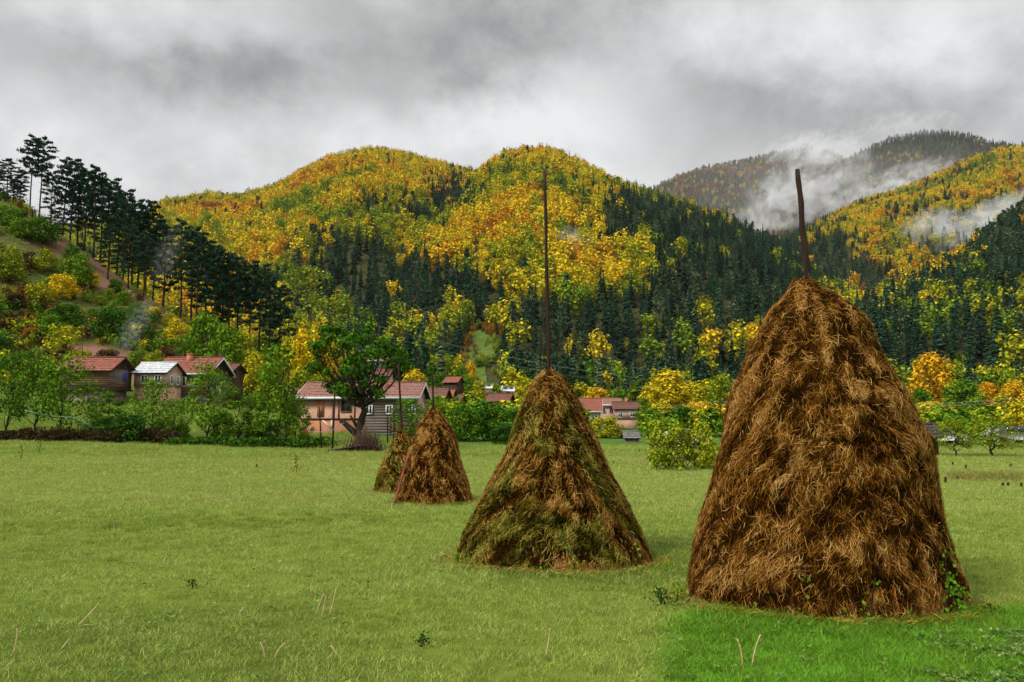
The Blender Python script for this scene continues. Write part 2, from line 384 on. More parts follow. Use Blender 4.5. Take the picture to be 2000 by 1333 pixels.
mountain('mountain_far', 'distant brown wooded mountain fading into low cloud',
    [(1050, 440, 3300), (1180, 410, 3400), (1250, 375, 3500), (1300, 350, 3500), (1350, 330, 3500), (1400, 318, 3500), (1440, 312, 3500), (1500, 300, 3500), (1560, 286, 3500), (1620, 288, 3500), (1700, 330, 3500), (1900, 380, 3500)],
    [(1050, 560, 2300), (1500, 530, 2300), (1900, 520, 2300)], noise_amp=40)
mountain('mountain_peak', 'distant rounded peak with cloud brushing its summit',
    [(1440, 470, 2500), (1500, 430, 2600), (1560, 400, 2700), (1620, 345, 2850), (1650, 312, 2900), (1700, 285, 2950), (1750, 265, 3000), (1800, 255, 3000), (1840, 254, 3000), (1890, 261, 3000), (1940, 274, 3000), (2000, 285, 3000), (2150, 310, 3000), (2600, 360, 3000)],
    [(1440, 520, 2050), (2000, 500, 2050), (2600, 500, 2050)], noise_amp=30)
mountain('hillside_east', 'dark pine covered slope coming down from the edge of the valley',
    [(1480, 722, 420), (1560, 690, 480), (1640, 645, 540), (1700, 612, 600), (1790, 570, 660), (1850, 538, 700), (1900, 495, 740), (1950, 455, 770), (2000, 418, 800), (2100, 360, 840), (2300, 280, 900), (2700, 200, 950)],
    [(1480, 745, 370), (2000, 745, 340), (2700, 745, 330)], noise_amp=9)

# ------------------------------------------------------------------ trees
def leaf_faces(C, size, r, up=0.3, elong=1.7, N=None, cup=0.12):
    """rhombic leaf sprays at centres C"""
    n = len(C); d = r.normal(size=(n, 3)); d /= np.linalg.norm(d, axis=1)[:, None]
    nrm = r.normal(size=(n, 3))
    if N is not None: nrm = nrm * 0.42 + N
    nrm[:, 2] += up; nrm /= np.linalg.norm(nrm, axis=1)[:, None] + 1e-9
    a = np.cross(nrm, d); a /= np.linalg.norm(a, axis=1)[:, None] + 1e-9
    b = np.cross(nrm, a)
    s = np.asarray(size) * r.uniform(0.6, 1.4, n)
    a = a * (s * 0.5 * elong)[:, None]; b = b * (s * 0.5)[:, None]; dn = nrm * (s * cup)[:, None]
    V = np.stack([C - a - dn, C + b, C + a - dn, C - b], 1).reshape(-1, 3)
    q = np.arange(n * 4).reshape(n, 4)
    return V, q
def blob_points(blobs, n, r, shell=0.45):
    B = np.array(blobs, float); wgt = (B[:, 3] * B[:, 4] * B[:, 5]) ** 0.66; wgt /= wgt.sum()
    k = r.choice(len(B), n, p=wgt); d = r.normal(size=(n, 3)); d /= np.linalg.norm(d, axis=1)[:, None]
    rad = shell + (1 - shell) * r.random(n) ** 0.6; rad *= 1 + 0.18 * r.normal(size=n)
    return B[k, :3] + d * rad[:, None] * B[k, 3:6], d
def limb(mb, p0, p1, r0, r1, r, bend=0.12, n=4, k=5):
    p0, p1 = np.array(p0, float), np.array(p1, float); L = np.linalg.norm(p1 - p0)
    tt = np.linspace(0, 1, n)[:, None]; pts = p0 + (p1 - p0) * tt
    off = r.normal(size=(n, 3)) * bend * L * 0.5; off[0] = off[-1] = 0; off[:, 2] += (np.sin(tt[:, 0] * math.pi)) * bend * L * 0.3
    mb.tube(pts + off, np.linspace(r0, r1, n), k, cap=False); return pts + off
def broadleaf(seed, H=5.0, Wd=4.0, clear=0.28, nb=9, leaf=0.2, nl=1500, upr=1.0, trunk_r=None, multi=1, mat=None, lo=0.0):
    """a deciduous tree: (trunk mesh, crown mesh), base at the origin"""
    r = np.random.default_rng(seed); mb = MB(); tr = trunk_r or H * 0.022; blobs = []
    for s in range(multi):
        off = r.normal(size=2) * Wd * (0.10 if multi > 1 else 0.0)
        top = np.array([off[0] * 2 + r.normal() * Wd * 0.05, off[1] * 2 + r.normal() * Wd * 0.05, H * (0.80 - 0.1 * (s > 0))])
        pts = limb(mb, (off[0], off[1], -0.25), top, tr / multi ** 0.4, tr * 0.25, r, 0.06, 7, 7)
        for i in range(nb // multi):
            hh = clear + lo + (0.97 - clear - lo) * ((i + r.random()) / (nb // multi)); an = i * 2.4 + r.random() * 0.9 + s
            rel = (hh - clear) / (1 - clear); wdt = Wd * 0.5 * (math.sin(math.pi * min(1, 0.18 + 0.80 * rel)) ** 0.7) * r.uniform(0.45, 0.85)
            e = np.array([math.cos(an) * wdt, math.sin(an) * wdt, H * hh])
            j = min(len(pts) - 1, max(1, int((hh - 0.18) / 0.82 * len(pts))))
            limb(mb, pts[j], e, tr * 0.35, tr * 0.08, r, 0.16, 4, 4)
            br = Wd * r.uniform(0.13, 0.23); blobs.append((*e, br, br, br * r.uniform(0.7, 1.05) * upr))
    C, N = blob_points(blobs, nl, r); keep = C[:, 2] > H * clear * 0.6; C, N = C[keep], N[keep]
    V, q = leaf_faces(C, leaf, r, 0.45, 1.6, N)
    return mb.mesh('trunk', BARK, True), mesh('crown', V, [q], mat or LEAF, {'rnd': ('FACE', r.random(len(q)))})
def spruce_mesh(seed, H=24.0, R=3.0, tiers=17, per=11, mat=None):
    r = np.random.default_rng(seed); VV, QQ, n = [], [], 0
    for i in range(tiers):
        f = i / (tiers - 1); z = H * (0.07 + 0.92 * f); rad = R * (1 - f) ** 0.85 * r.uniform(0.8, 1.12) + 0.18
        for j in range(per if f < 0.7 else per - 4):
            a = r.random() * 6.283; L = rad * r.uniform(0.7, 1.15); wv = 0.34 * L + 0.28; dr = L * r.uniform(0.25, 0.5)
            ca, sa = math.cos(a), math.sin(a); zz_ = z + r.normal() * H * 0.014
            VV += [(0, 0, zz_ + 0.5), (ca * L * .6 - sa * wv, sa * L * .6 + ca * wv, zz_ - dr * .6), (ca * L, sa * L, zz_ - dr), (ca * L * .6 + sa * wv, sa * L * .6 - ca * wv, zz_ - dr * .6)]
            QQ.append((n, n + 1, n + 2, n + 3)); n += 4
    mb = MB(); mb.tube([(0, 0, -1.5), (0, 0, H * 0.5), (0, 0, H)], [H * 0.012, H * 0.008, 0.03], 5)
    mt = np.concatenate(mb.v); VV = np.concatenate([np.array(VV), mt]); q2 = np.concatenate(mb.q) + n
    rr = np.concatenate([r.random(len(QQ)), np.zeros(len(q2))])
    return mesh('spruce', VV, [np.array(QQ), q2], mat or NEEDLE, {'rnd': ('FACE', rr)})
def roundtree_mesh(seed, H=14.0, Wd=9.0, nl=300, leaf=1.0, mat=None, nb=13, base=0.12):
    r = np.random.default_rng(seed); blobs = []
    for i in range(nb):
        a = i * 2.4 + r.random(); f = (i + r.random()) / nb; hh = H * (base + 0.2 + (0.72 - base) * f); rad = Wd * 0.5 * (math.sin(math.pi * min(1, .25 + .68 * f)) ** .7) * r.uniform(.3, .75)
        b = Wd * r.uniform(.17, .28); blobs.append((math.cos(a) * rad, math.sin(a) * rad, hh, b, b, b * r.uniform(.8, 1.15)))
    C, N = blob_points(blobs, nl, r, 0.6); V, q = leaf_faces(C, leaf, r, 0.6, 1.3, N)
    mb = MB(); mb.tube([(0, 0, -1.5), (0, 0, H * .75)], [H * .014, H * .005], 5); n = len(V)
    q2 = np.concatenate(mb.q) + n
    return mesh('beech', np.concatenate([V, np.concatenate(mb.v)]), [q, q2], mat or LEAF, {'rnd': ('FACE', np.concatenate([r.random(len(q)), np.zeros(len(q2))]))})
def pine_mesh_far(seed, H=20.0, Wd=7.0, nl=240):
    r = np.random.default_rng(seed); C = []
    for i in range(nl):
        f = r.random() ** 0.8; z = H * (0.25 + 0.74 * f); rad = Wd * .5 * (1 - 0.78 * f ** 1.3) * math.sqrt(r.random()); a = r.random() * 6.283
        C.append((math.cos(a) * rad, math.sin(a) * rad, z - rad * .2))
    V, q = leaf_faces(np.array(C), 1.05, r, 0.9, 1.5)
    mb = MB(); mb.tube([(0, 0, -1.5), (0, 0, H * .95)], [H * .012, H * .003], 5); n = len(V); q2 = np.concatenate(mb.q) + n
    return mesh('pine', np.concatenate([V, np.concatenate(mb.v)]), [q, q2], NEEDLE, {'rnd': ('FACE', np.concatenate([r.random(len(q)), np.zeros(len(q2))]))})

def scatter(name, protos, pts, scale, rot, tint, idx, label, cat=None, tilt=None):
    """one 'stuff' object: instances of the prototype meshes on points"""
    me = bpy.data.meshes.new(name); n = len(pts)
    me.vertices.add(n); me.vertices.foreach_set('co', np.asarray(pts, np.float32).ravel())
    for k_, a in (('scl', scale), ('rotz', rot), ('tint', tint)):
        at = me.attributes.new(k_, 'FLOAT', 'POINT'); at.data.foreach_set('value', np.asarray(a, np.float32))
    at = me.attributes.new('pick', 'INT', 'POINT'); at.data.foreach_set('value', np.asarray(idx, np.int32))
    o = ob(name, me); tag(o, label, cat, None, 'stuff')
    ng = bpy.data.node_groups.new(name + '_nodes', 'GeometryNodeTree')
    ng.interface.new_socket('Geometry', in_out='INPUT', socket_type='NodeSocketGeometry')
    ng.interface.new_socket('Geometry', in_out='OUTPUT', socket_type='NodeSocketGeometry')
    N_ = ng.nodes; L_ = ng.links
    gi, go = N_.new('NodeGroupInput'), N_.new('NodeGroupOutput')
    m2p = N_.new('GeometryNodeMeshToPoints'); L_.new(gi.outputs[0], m2p.inputs['Mesh'])
    ip = N_.new('GeometryNodeInstanceOnPoints'); L_.new(m2p.outputs[0], ip.inputs['Points'])
    jn = N_.new('GeometryNodeJoinGeometry')
    insts = []
    for pm in protos:
        po = bpy.data.objects.new(name + '_source', pm)
        oi = N_.new('GeometryNodeObjectInfo'); oi.inputs['Object'].default_value = po; oi.transform_space = 'ORIGINAL'
        g2 = N_.new('GeometryNodeGeometryToInstance'); L_.new(oi.outputs['Geometry'], g2.inputs[0]); insts.append(g2)
    for g2 in reversed(insts): L_.new(g2.outputs[0], jn.inputs[0])
    L_.new(jn.outputs[0], ip.inputs['Instance']); ip.inputs['Pick Instance'].default_value = True
    def named(nm, ty='FLOAT'):
        a = N_.new('GeometryNodeInputNamedAttribute'); a.data_type = ty; a.inputs['Name'].default_value = nm; return a.outputs['Attribute']
    L_.new(named('pick', 'INT'), ip.inputs['Instance Index'])
    cx = N_.new('ShaderNodeCombineXYZ'); L_.new(named('rotz'), cx.inputs[2])
    L_.new(cx.outputs[0], ip.inputs['Rotation']); L_.new(named('scl'), ip.inputs['Scale'])
    L_.new(ip.outputs[0], go.inputs[0])
    md = o.modifiers.new('scatter', 'NODES'); md.node_group = ng
    return o

# --- the forest on the mountains
SPR = [spruce_mesh(100 + i, 22 + 2 * i, 3.7 + 0.4 * i) for i in range(3)]
PIN = [pine_mesh_far(120 + i, 20 + i, 8.6 + 0.6 * i, 300) for i in range(3)]
BEE = [roundtree_mesh(140 + i, 16 + 1.2 * i, 12 + 1.0 * i, 360, 1.25, None, 8) for i in range(4)]
def gauss(x, y, blobs):
    s = 0
    for (cx, cy, sx, sy, a) in blobs: s = s + a * np.exp(-((x - cx) / sx) ** 2 - ((y - cy) / sy) ** 2)
    return s
CONIFER = [(880, 410, 60, 60, 0.9), (760, 410, 90, 30, 0.35), (640, 480, 90, 40, 0.45), (570, 480, 60, 40, 0.3), (740, 620, 120, 70, 1.1), (840, 560, 60, 40, 0.7), (930, 590, 50, 40, 0.9), (1010, 610, 80, 50, 0.7), (700, 520, 60, 30, .35),
           (1230, 420, 70, 50, 0.55), (1330, 450, 90, 60, 0.9), (1450, 490, 90, 60, 0.9), (1200, 480, 90, 35, 0.7), (1250, 640, 130, 70, 0.75), (1400, 620, 140, 90, 1.0), (1330, 570, 70, 40, 0.5), (1500, 580, 90, 80, 0.8), (1120, 680, 120, 40, 0.6),
           (960, 500, 30, 60, 0.25), (1640, 520, 90, 60, 0.55), (1560, 520, 60, 50, 0.6), (1700, 570, 70, 40, 0.4), (870, 690, 90, 60, 0.6), (1160, 665, 230, 50, 0.3), (1400, 540, 160, 60, .25), (660, 560, 60, 60, .3), (560, 380, 60, 30, .2), (800, 345, 60, 25, .25), (900, 360, 40, 30, .4)]
GOLD = [(1080, 545, 130, 45, -0.7), (880, 480, 70, 60, -0.5), (980, 440, 110, 50, -0.4), (720, 350, 160, 50, -0.5), (600, 400, 130, 60, -0.35), (1040, 340, 90, 50, -0.4), (590, 580, 50, 70, -0.5), (1230, 560, 70, 35, -0.6), (1090, 700, 35, 50, -0.2), (1180, 540, 60, 35, -.4), (1300, 650, 30, 60, -.6), (1100, 600, 180, 40, -.45), (1440, 560, 50, 50, -.5), (1400, 440, 40, 25, -.5), (1110, 650, 40, 60, -.35), (1240, 700, 40, 40, -.4), (1010, 520, 160, 45, -.4), (660, 640, 40, 60, -.4), (1350, 690, 30, 40, -.4), (420, 450, 120, 60, -.5)]
FOREST = {'spruce': [], 'pine': [], 'beech': []}
MEADOW = (938, 682, 38, 32)
def plant(sheet, step, mode, t1=1.02):
    S, r, b = SHEETS[sheet]
    Ys = np.arange(b[:, 2].min(), r[:, 2].max(), step)
    for Yv in Ys:
        dxp = step * F / Yv; xs = np.arange(max(r[0, 0], -60), min(r[-1, 0], 2080), dxp)
        xs = xs + rng.uniform(-.5, .5, len(xs)) * dxp
        Yr, Yb = np.interp(xs, r[:, 0], r[:, 2]), np.interp(xs, b[:, 0], b[:, 2])
        tt = (Yv + rng.uniform(-.5, .5, len(xs)) * step - Yb) / np.maximum(Yr - Yb, 1)
        k = (tt > 0.0) & (tt < t1); xs, tt = xs[k], tt[k]
        if not len(xs): continue
        p = S(xs, tt); X, Yp = px(p)
        ok = (((X - MEADOW[0]) / MEADOW[2]) ** 2 + ((Yp - MEADOW[1]) / MEADOW[3]) ** 2 > 1) & ~((sheet == 'mountain_middle') & (np.abs(X - MEADOW[0]) < 34) & (Yp > 680))
        p, X, Yp, tt = p[ok], X[ok], Yp[ok], tt[ok]; n = len(p)
        if not n: continue
        nz = fbm(p[:, 0] / 60, p[:, 1] / 60, 51, 3); nz2 = fbm(p[:, 0] / 130, p[:, 1] / 130, 61, 3)
        if mode == 'main': c = 0.22 + gauss(X, Yp, CONIFER) + gauss(X, Yp, GOLD) + (nz - 0.5) * 1.5
        elif mode == 'east': c = 0.30 + gauss(X, Yp, CONIFER) + (nz - 0.5) * 1.7 + 0.25 * (X < 1640)
        elif mode == 'far': c = 0.48 + (nz - 0.5) * 1.6 + 0.5 * smooth(330, 290, Yp)
        else: c = 0.93 + (nz - 0.5) * 0.7 - gauss(X, Yp, [(1950, 590, 60, 40, 0.35), (1800, 640, 50, 40, 0.3), (1850, 600, 30, 60, .15)])
        con = rng.random(n) < np.clip(c, 0.03, 0.985)
        pin = con & (rng.random(n) < (0.62 if mode == 'dark' else 0.42) + (nz2 - 0.5) * 1.2)
        tb = 0.525 + (nz2 - 0.5) * 0.55 + (fbm(p[:, 0] / 35, p[:, 1] / 35, 63, 2) - .5) * .35 + rng.normal(size=n) * 0.09
        if mode == 'main':
            tb = tb + gauss(X, Yp, [(1040, 350, 120, 50, .13), (720, 350, 200, 60, .12), (420, 430, 120, 50, .14), (850, 470, 90, 50, 0.1), (1050, 540, 160, 40, .06), (1250, 640, 120, 90, -.06), (980, 440, 80, 40, -.02)])
        elif mode == 'far': tb = np.where(rng.random(n) < .22, .52, 0.965 + (nz2 - .5) * .2 + rng.normal(size=n) * .03)
        elif mode == 'east': tb = tb + 0.08
        for key, kk in (('spruce', con & ~pin), ('pine', pin), ('beech', ~con)):
            for i in np.nonzero(kk)[0]:
                sc = rng.uniform(0.55, 1.12) if key != 'beech' else rng.uniform(0.6, 1.25)
                if mode == 'far': sc *= 1.1
                ti = float(np.clip(tb[i], 0.36, 0.92 if mode != 'far' else 1.0)) if key == 'beech' else (rng.uniform(0, .55) if key == 'spruce' else rng.uniform(.35, 1.0))
                FOREST[key].append((*p[i], sc, rng.uniform(0, 6.28), ti, X[i], Yp[i], sheet))
plant('mountain_west', 10.4, 'main'); plant('mountain_middle', 9.6, 'main'); plant('mountain_east', 12, 'east')
plant('mountain_far', 15, 'far'); plant('mountain_peak', 13, 'far'); plant('hillside_east', 8.4, 'dark')

# the foot of the mountains, where the woods run out on to the valley floor
n_ = 1050; Yv = rng.uniform(225, 450, n_); xp_ = rng.uniform(620, 2160, n_); Xv = (xp_ - 1000) / F * Yv
for X_, Y_, x_ in zip(Xv, Yv, xp_):
    if abs(x_ - MEADOW[0]) < 45: continue
    p_ = (X_, Y_, float(gz(X_, Y_))); xq, yq = px(np.array(p_)); key = rng.choice(['beech', 'pine', 'spruce', 'pine'] if x_ < 1600 else ['beech', 'beech', 'pine', 'spruce'])
    FOREST[key].append((*p_, rng.uniform(.4, .85) if key == 'beech' else rng.uniform(.4, .8), rng.uniform(0, 6.28), float(rng.uniform(.2, .6)) if key == 'beech' else rng.uniform(.1, 1), float(xq), float(yq), 'valley'))
for (cx_, cy_, sx_, sy_, lo_, hi_, n_) in ((962, 652, 16, 6, .86, .94, 26), (905, 690, 12, 14, .84, .96, 22), (925, 645, 20, 10, .25, .5, 16), (938, 715, 26, 14, .2, .5, 16), (968, 690, 6, 20, .3, .5, 10)):
    S_, r_, b_ = SHEETS['mountain_middle']; gx_, gt_ = np.meshgrid(np.linspace(880, 995, 60), np.linspace(0, .6, 120)); q_ = S_(gx_, gt_).reshape(-1, 3); qx, qy = px(q_)
    for _ in range(n_):
        i = int(np.argmin((qx - cx_ - rng.normal() * sx_) ** 2 + (qy - cy_ - rng.normal() * sy_) ** 2))
        FOREST['beech'].append((*q_[i], rng.uniform(.15, .32), rng.uniform(0, 6.28), float(rng.uniform(lo_, hi_)), float(qx[i]), float(qy[i]), 'mountain_middle'))
def stack_hide(x, y):
    """where the stacks and the near trees stand in front"""
    h = (x > 1470) & (x < 1745) & (y > 560) | (x > 1420) & (x < 1800) & (y > 690) | (x < 600) | (x > 600) & (x < 800) & (y > 630) | (np.abs(x - 1070) < 35) & (y > 700)
    return h
RM = SHEETS['mountain_middle'][1]; RH = SHEETS['hillside_east'][1]
LAB = {'spruce': ('forest_spruce', 'slender dark spruce standing among the trees on the wooded mountainside', 'spruce', 'spruces on the lower mountainside', SPR),
       'pine': ('forest_pine', 'loose grey-green pine standing among the trees on the wooded mountainside', 'pine', 'pines on the lower mountainside', PIN),
       'beech': ('forest_beech', 'round broadleaved tree in autumn colour standing on the wooded mountainside', 'beech', 'autumn broadleaved trees on the lower mountainside', BEE)}
for key, (nm, lab, cat, grp, protos) in LAB.items():
    L = FOREST[key]; arr = np.array([e[:8] for e in L]); sh = np.array([e[8] for e in L])
    hpx = arr[:, 3] / arr[:, 1]; X, Y_ = arr[:, 6], arr[:, 7]
    vis = (X > 20) & (X < 1985) & ~stack_hide(X, Y_) & (Y_ < 742)
    vis &= ~((sh == 'mountain_west') & (X > 560) & (Y_ > np.interp(X, RM[:, 0], RM[:, 1]) - 12))
    vis &= ~((sh != 'hillside_east') & (X > 1480) & (Y_ > np.interp(X, RH[:, 0], RH[:, 1]) - 10))
    order = np.argsort(np.where(vis, -hpx, 1)); pick = order[:290]; pick = pick[vis[pick]]
    rest = np.ones(len(L), bool); rest[pick] = False
    for i in pick:
        e = L[i]; o = ob(nm, protos[int(i) % len(protos)], None, e[:3], (0, 0, e[4]), (e[3],) * 3)
        o['tint'] = float(e[5]); wh = {'mountain_west': 'on the broad western mountain', 'mountain_middle': 'on the steep middle mountain', 'mountain_east': 'on the far eastern mountainside', 'hillside_east': 'on the dark slope beside the largest stack', 'valley': 'at the foot of the mountains'}.get(e[8], 'on the far mountain')
        if key == 'beech': lb = '%s broadleaved tree %s' % ('round green' if e[5] < .42 else 'yellow green' if e[5] < .53 else 'golden yellow' if e[5] < .66 else 'deep orange', wh)
        else: lb = '%s %s %s' % (('slender blackish' if e[5] < .28 else 'slender dark green') if key == 'spruce' else ('loose dark' if e[5] < .65 else 'loose pale grey-green'), key, wh)
        tag(o, lb, cat, grp)
    a = arr[rest]
    scatter({'spruce': 'spruce_forest', 'pine': 'pine_forest', 'beech': 'beech_forest'}[key], protos, a[:, :3], a[:, 3], a[:, 4], a[:, 5], rng.integers(0, len(protos), len(a)),
            {'spruce': 'mass of dark spruces covering the far mountainsides', 'pine': 'mass of grey-green pines covering the far mountainsides', 'beech': 'mass of gold and orange broadleaved trees covering the mountains'}[key])
# ------------------------------------------------------------------ haystacks
def haymat(name, stops, moss=None):
    m, t = newmat(name); r = attr(t, 'rnd', 'GEOMETRY').outputs['Fac']; c = t.ramp(r, stops)
    if moss: c = t.mix(attr(t, 'moss', 'GEOMETRY').outputs['Fac'], c, t.ramp(r, moss))
    return finish(t, m, c, 0.9, 0.02, trans=0.06)
HAYCORE = noisy('hay_core', (0.003, 0.0015, 0.0008), (0.035, 0.014, 0.003), 16, 1.0, 0.0, stretch=(1.5, 1.5, 0.6), bstr=0.9, bdist=0.05)
BROWN_STOPS = [(0.0, (0.008, 0.003, 0.001)), (0.3, (0.034, 0.012, 0.002)), (0.55, (0.16, 0.060, 0.005)), (0.8, (0.40, 0.165, 0.020)), (1.0, (0.64, 0.38, 0.12))]
MOSS_STOPS = [(0.0, (0.008, 0.007, 0.001)), (0.3, (0.034, 0.034, 0.003)), (0.55, (0.125, 0.118, 0.008)), (0.8, (0.30, 0.24, 0.026)), (1.0, (0.50, 0.38, 0.10))]
STRAW_BROWN = haymat('straw_brown', BROWN_STOPS); STRAW_MOSSY = haymat('straw_mossy', BROWN_STOPS, MOSS_STOPS)
def haystack(label, prof, Yc, front_y, n_str, straw, dents, pole, pole_w, straw_w, sd=1, depth=0.8, lump=0.05, lenk=1.0):
    """prof: rows (pixel y, left x, right x), top first; Yc: distance of its axis"""
    pr = np.array(prof, float); kpx = Yc / F
    aL, aR = np.arctan((pr[:, 1] - 1000) / F), np.arctan((pr[:, 2] - 1000) / F); am_, ah = (aL + aR) / 2, (aR - aL) / 2
    ctr = P(1000 + F * np.tan(am_), pr[:, 0], Yc); rad = Yc / np.cos(am_) * np.sin(ah) * 0.985
    base = np.array([ctr[-1, 0], Yc, float(gz(ctr[-1, 0], Yc))])
    zs = ctr[::-1, 2] - base[2]; xs = ctr[::-1, 0] - base[0]; rs = rad[::-1]
    zs = np.concatenate([[-0.35], zs]); xs = np.concatenate([[xs[0]], xs]); rs = np.concatenate([[rs[0] * 1.02], rs])
    H = zs[-1]
    root = bpy.data.objects.new('haystack', None); COL.objects.link(root); root.location = base
    tag(root, label, 'haystack', 'haystacks on the meadow')
    def surf(th, z):
        r0 = np.interp(z, zs, rs); cx = np.interp(z, zs, xs)
        u = th * 2.2
        n = (fbm(np.cos(th) * 2.4 + 9, np.sin(th) * 2.4 + z * 2.1, 71 + sd, 3) - 0.5) * 2.2 + (fbm(np.cos(th) * 6 + 3 + z, np.sin(th) * 6 + z * 6, 81 + sd, 3) - 0.5) * 1.1
        dr = n * lump * (0.35 + 0.65 * np.clip(r0 / max(rs), 0, 1))
        for (da, dzv, sa, sz, am) in dents:
            dd = (th - da + math.pi) % (2 * math.pi) - math.pi
            dr = dr - 0.6 * am * np.exp(-(dd / sa) ** 2 - ((z - dzv) / sz) ** 2) + 0.2 * am * np.exp(-(dd / (sa * 1.2)) ** 2 - ((z - dzv - sz * 1.7) / (sz * 1.1)) ** 2)
        rr = np.maximum(r0 + dr, 0.02)
        return np.stack([cx + rr * np.cos(th), depth * rr * np.sin(th), z], -1)
    nth, nz_ = 120, 84
    TH, ZZ = np.meshgrid(np.linspace(0, 2 * math.pi, nth, endpoint=False), np.concatenate([np.linspace(-0.35, H, nz_)]))
    V = surf(TH, ZZ) * np.array([0.985, 0.985, 1]); q = [(i * nth + j, i * nth + (j + 1) % nth, (i + 1) * nth + (j + 1) % nth, (i + 1) * nth + j) for i in range(nz_ - 1) for j in range(nth)]
    V = V.reshape(-1, 3); V = np.concatenate([V, [[xs[-1], 0, H + 0.02]]]); tt = [(len(V) - 1, (nz_ - 1) * nth + j, (nz_ - 1) * nth + (j + 1) % nth) for j in range(nth)]
    ob('hay_body', mesh('hay_body', V, [np.array(q), np.array(tt)], HAYCORE, None, True), root)
    # loose straw lying all over it
    r = np.random.default_rng(200 + sd)
    def straws(n, kind):
        zc = r.random(n * 3) * (H + 0.02); keep = r.random(n * 3) < (np.interp(zc, zs, rs) + 0.05) / (max(rs) + 0.05)
        zc = zc[keep][:n]; n = len(zc); th = r.random(n) * 2 * math.pi
        if kind == 'fly': ln = r.uniform(0.06, 0.2, n) * lenk; lift = r.uniform(0.01, 0.045, n)
        else: ln = r.uniform(0.05, 0.17, n) * lenk; lift = r.uniform(0.0, 0.024, n)
        e = 0.02
        p = surf(th, zc); pd = surf(th, zc - e) - surf(th, zc + e); pc = surf(th + 0.02, zc) - surf(th - 0.02, zc)
        pd /= np.linalg.norm(pd, axis=1)[:, None]; pc /= np.linalg.norm(pc, axis=1)[:, None]
        nn = np.cross(pd, pc); nn /= np.linalg.norm(nn, axis=1)[:, None] + 1e-9
        sgn = np.sign(nn[:, 0] * np.cos(th) + nn[:, 1] * np.sin(th) + 1e-6); nn *= sgn[:, None]
        spread = 0.42 + 0.75 * smooth(0.45, 0.95, zc / H) + 0.5 * (fbm(th * 3, zc * 4, 91 + sd) - 0.3)
        swirl = (fbm(th * 1.6, zc * 1.6, 95 + sd, 2) - 0.5) * 2.2
        ph = swirl + r.normal(size=n) * spread + np.where(r.random(n) < 0.12, r.uniform(-1.6, 1.6, n), 0)
        d = pd * np.cos(ph)[:, None] + pc * np.sin(ph)[:, None]
        side = np.cross(d, nn); tw = r.normal(size=n) * 0.6
        wv = (side * np.cos(tw)[:, None] + nn * np.sin(tw)[:, None]) * (straw_w * r.uniform(0.5, 1.25, n))[:, None] * 0.5
        bend = side * (r.normal(size=n) * 0.10 * ln)[:, None]
        a = p - d * (ln * .5)[:, None] + nn * (lift * r.uniform(-.2, 1.0, n))[:, None]; b = p + bend + nn * (lift + 0.008)[:, None]; c = p + d * (ln * .5)[:, None] + nn * (lift * r.uniform(-.2, 1.6, n))[:, None]
        V = np.stack([a - wv * .6, a + wv * .6, b - wv, b + wv, c - wv * .35, c + wv * .35], 1).reshape(-1, 3)
        i0 = np.arange(n)[:, None] * 6
        q = np.concatenate([i0 + np.array([0, 1, 3, 2]), i0 + np.array([2, 3, 5, 4])]); tone = fbm(np.cos(th) * 9 + 20, np.sin(th) * 9 + zc * 6 + 20, 97 + sd, 4)
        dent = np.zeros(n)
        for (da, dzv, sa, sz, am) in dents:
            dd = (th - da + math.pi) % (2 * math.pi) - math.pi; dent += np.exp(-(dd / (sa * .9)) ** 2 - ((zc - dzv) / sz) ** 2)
        rv = np.clip(0.42 + (tone - 0.5) * 1.55 - 0.3 * np.clip(dent, 0, 1) + r.normal(size=n) * 0.30 + (0.12 if kind == 'fly' else 0), 0, 1)  # straws in the dents get a darker colour, shade painted into the hollows
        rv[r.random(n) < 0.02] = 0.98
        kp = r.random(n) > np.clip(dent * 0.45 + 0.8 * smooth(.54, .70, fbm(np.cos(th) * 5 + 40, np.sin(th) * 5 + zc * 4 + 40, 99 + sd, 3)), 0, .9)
        m2 = np.concatenate([kp, kp]); ms_ = np.clip(smooth(.40, .58, fbm(np.cos(th) * 3 + 60, np.sin(th) * 3 + zc * 2.2 + 60, 55 + sd, 3)) * smooth(.92, .70, zc / H) + .1 + r.normal(size=n) * .12, 0, 1); return V, q[m2], np.concatenate([rv, rv])[m2], np.concatenate([ms_, ms_])[m2]
    V1, q1, r1, g1 = straws(n_str, 'lie'); V2, q2, r2, g2 = straws(n_str // 7, 'fly')
    # wisps that stick out round the foot and the tip
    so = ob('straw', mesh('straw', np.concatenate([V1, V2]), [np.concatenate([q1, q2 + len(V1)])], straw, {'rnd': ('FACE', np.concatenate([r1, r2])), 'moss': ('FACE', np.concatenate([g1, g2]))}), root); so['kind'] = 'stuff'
    # hay that has slipped down on to the grass
    n = n_str // 60; th = r.random(n) * 6.283; rd = max(rs) * (1.0 + np.abs(r.normal(size=n)) * .09); a_ = r.random(n) * 6.283; ln = r.uniform(.05, .16, n)
    X_, Y_ = xs[0] + rd * np.cos(th), rd * np.sin(th) * depth; Z_ = gz(X_ + base[0], Y_ + base[1]) - base[2] + r.uniform(.02, .07, n)
    C_ = np.stack([X_, Y_, Z_], 1); d_ = np.stack([np.cos(a_) * ln, np.sin(a_) * ln, r.normal(size=n) * .02], 1) * .5; w_ = np.stack([-np.sin(a_), np.cos(a_), a_ * 0 + .5], 1) * straw_w * .5
    lo = ob('loose_straw', mesh('loose_straw', np.stack([C_ - d_ - w_, C_ - d_ + w_, C_ + d_ + w_, C_ + d_ - w_], 1).reshape(-1, 3), [np.arange(n * 4).reshape(n, 4)], straw, {'rnd': ('FACE', r.uniform(.4, 1, n))}), root); lo['kind'] = 'stuff'
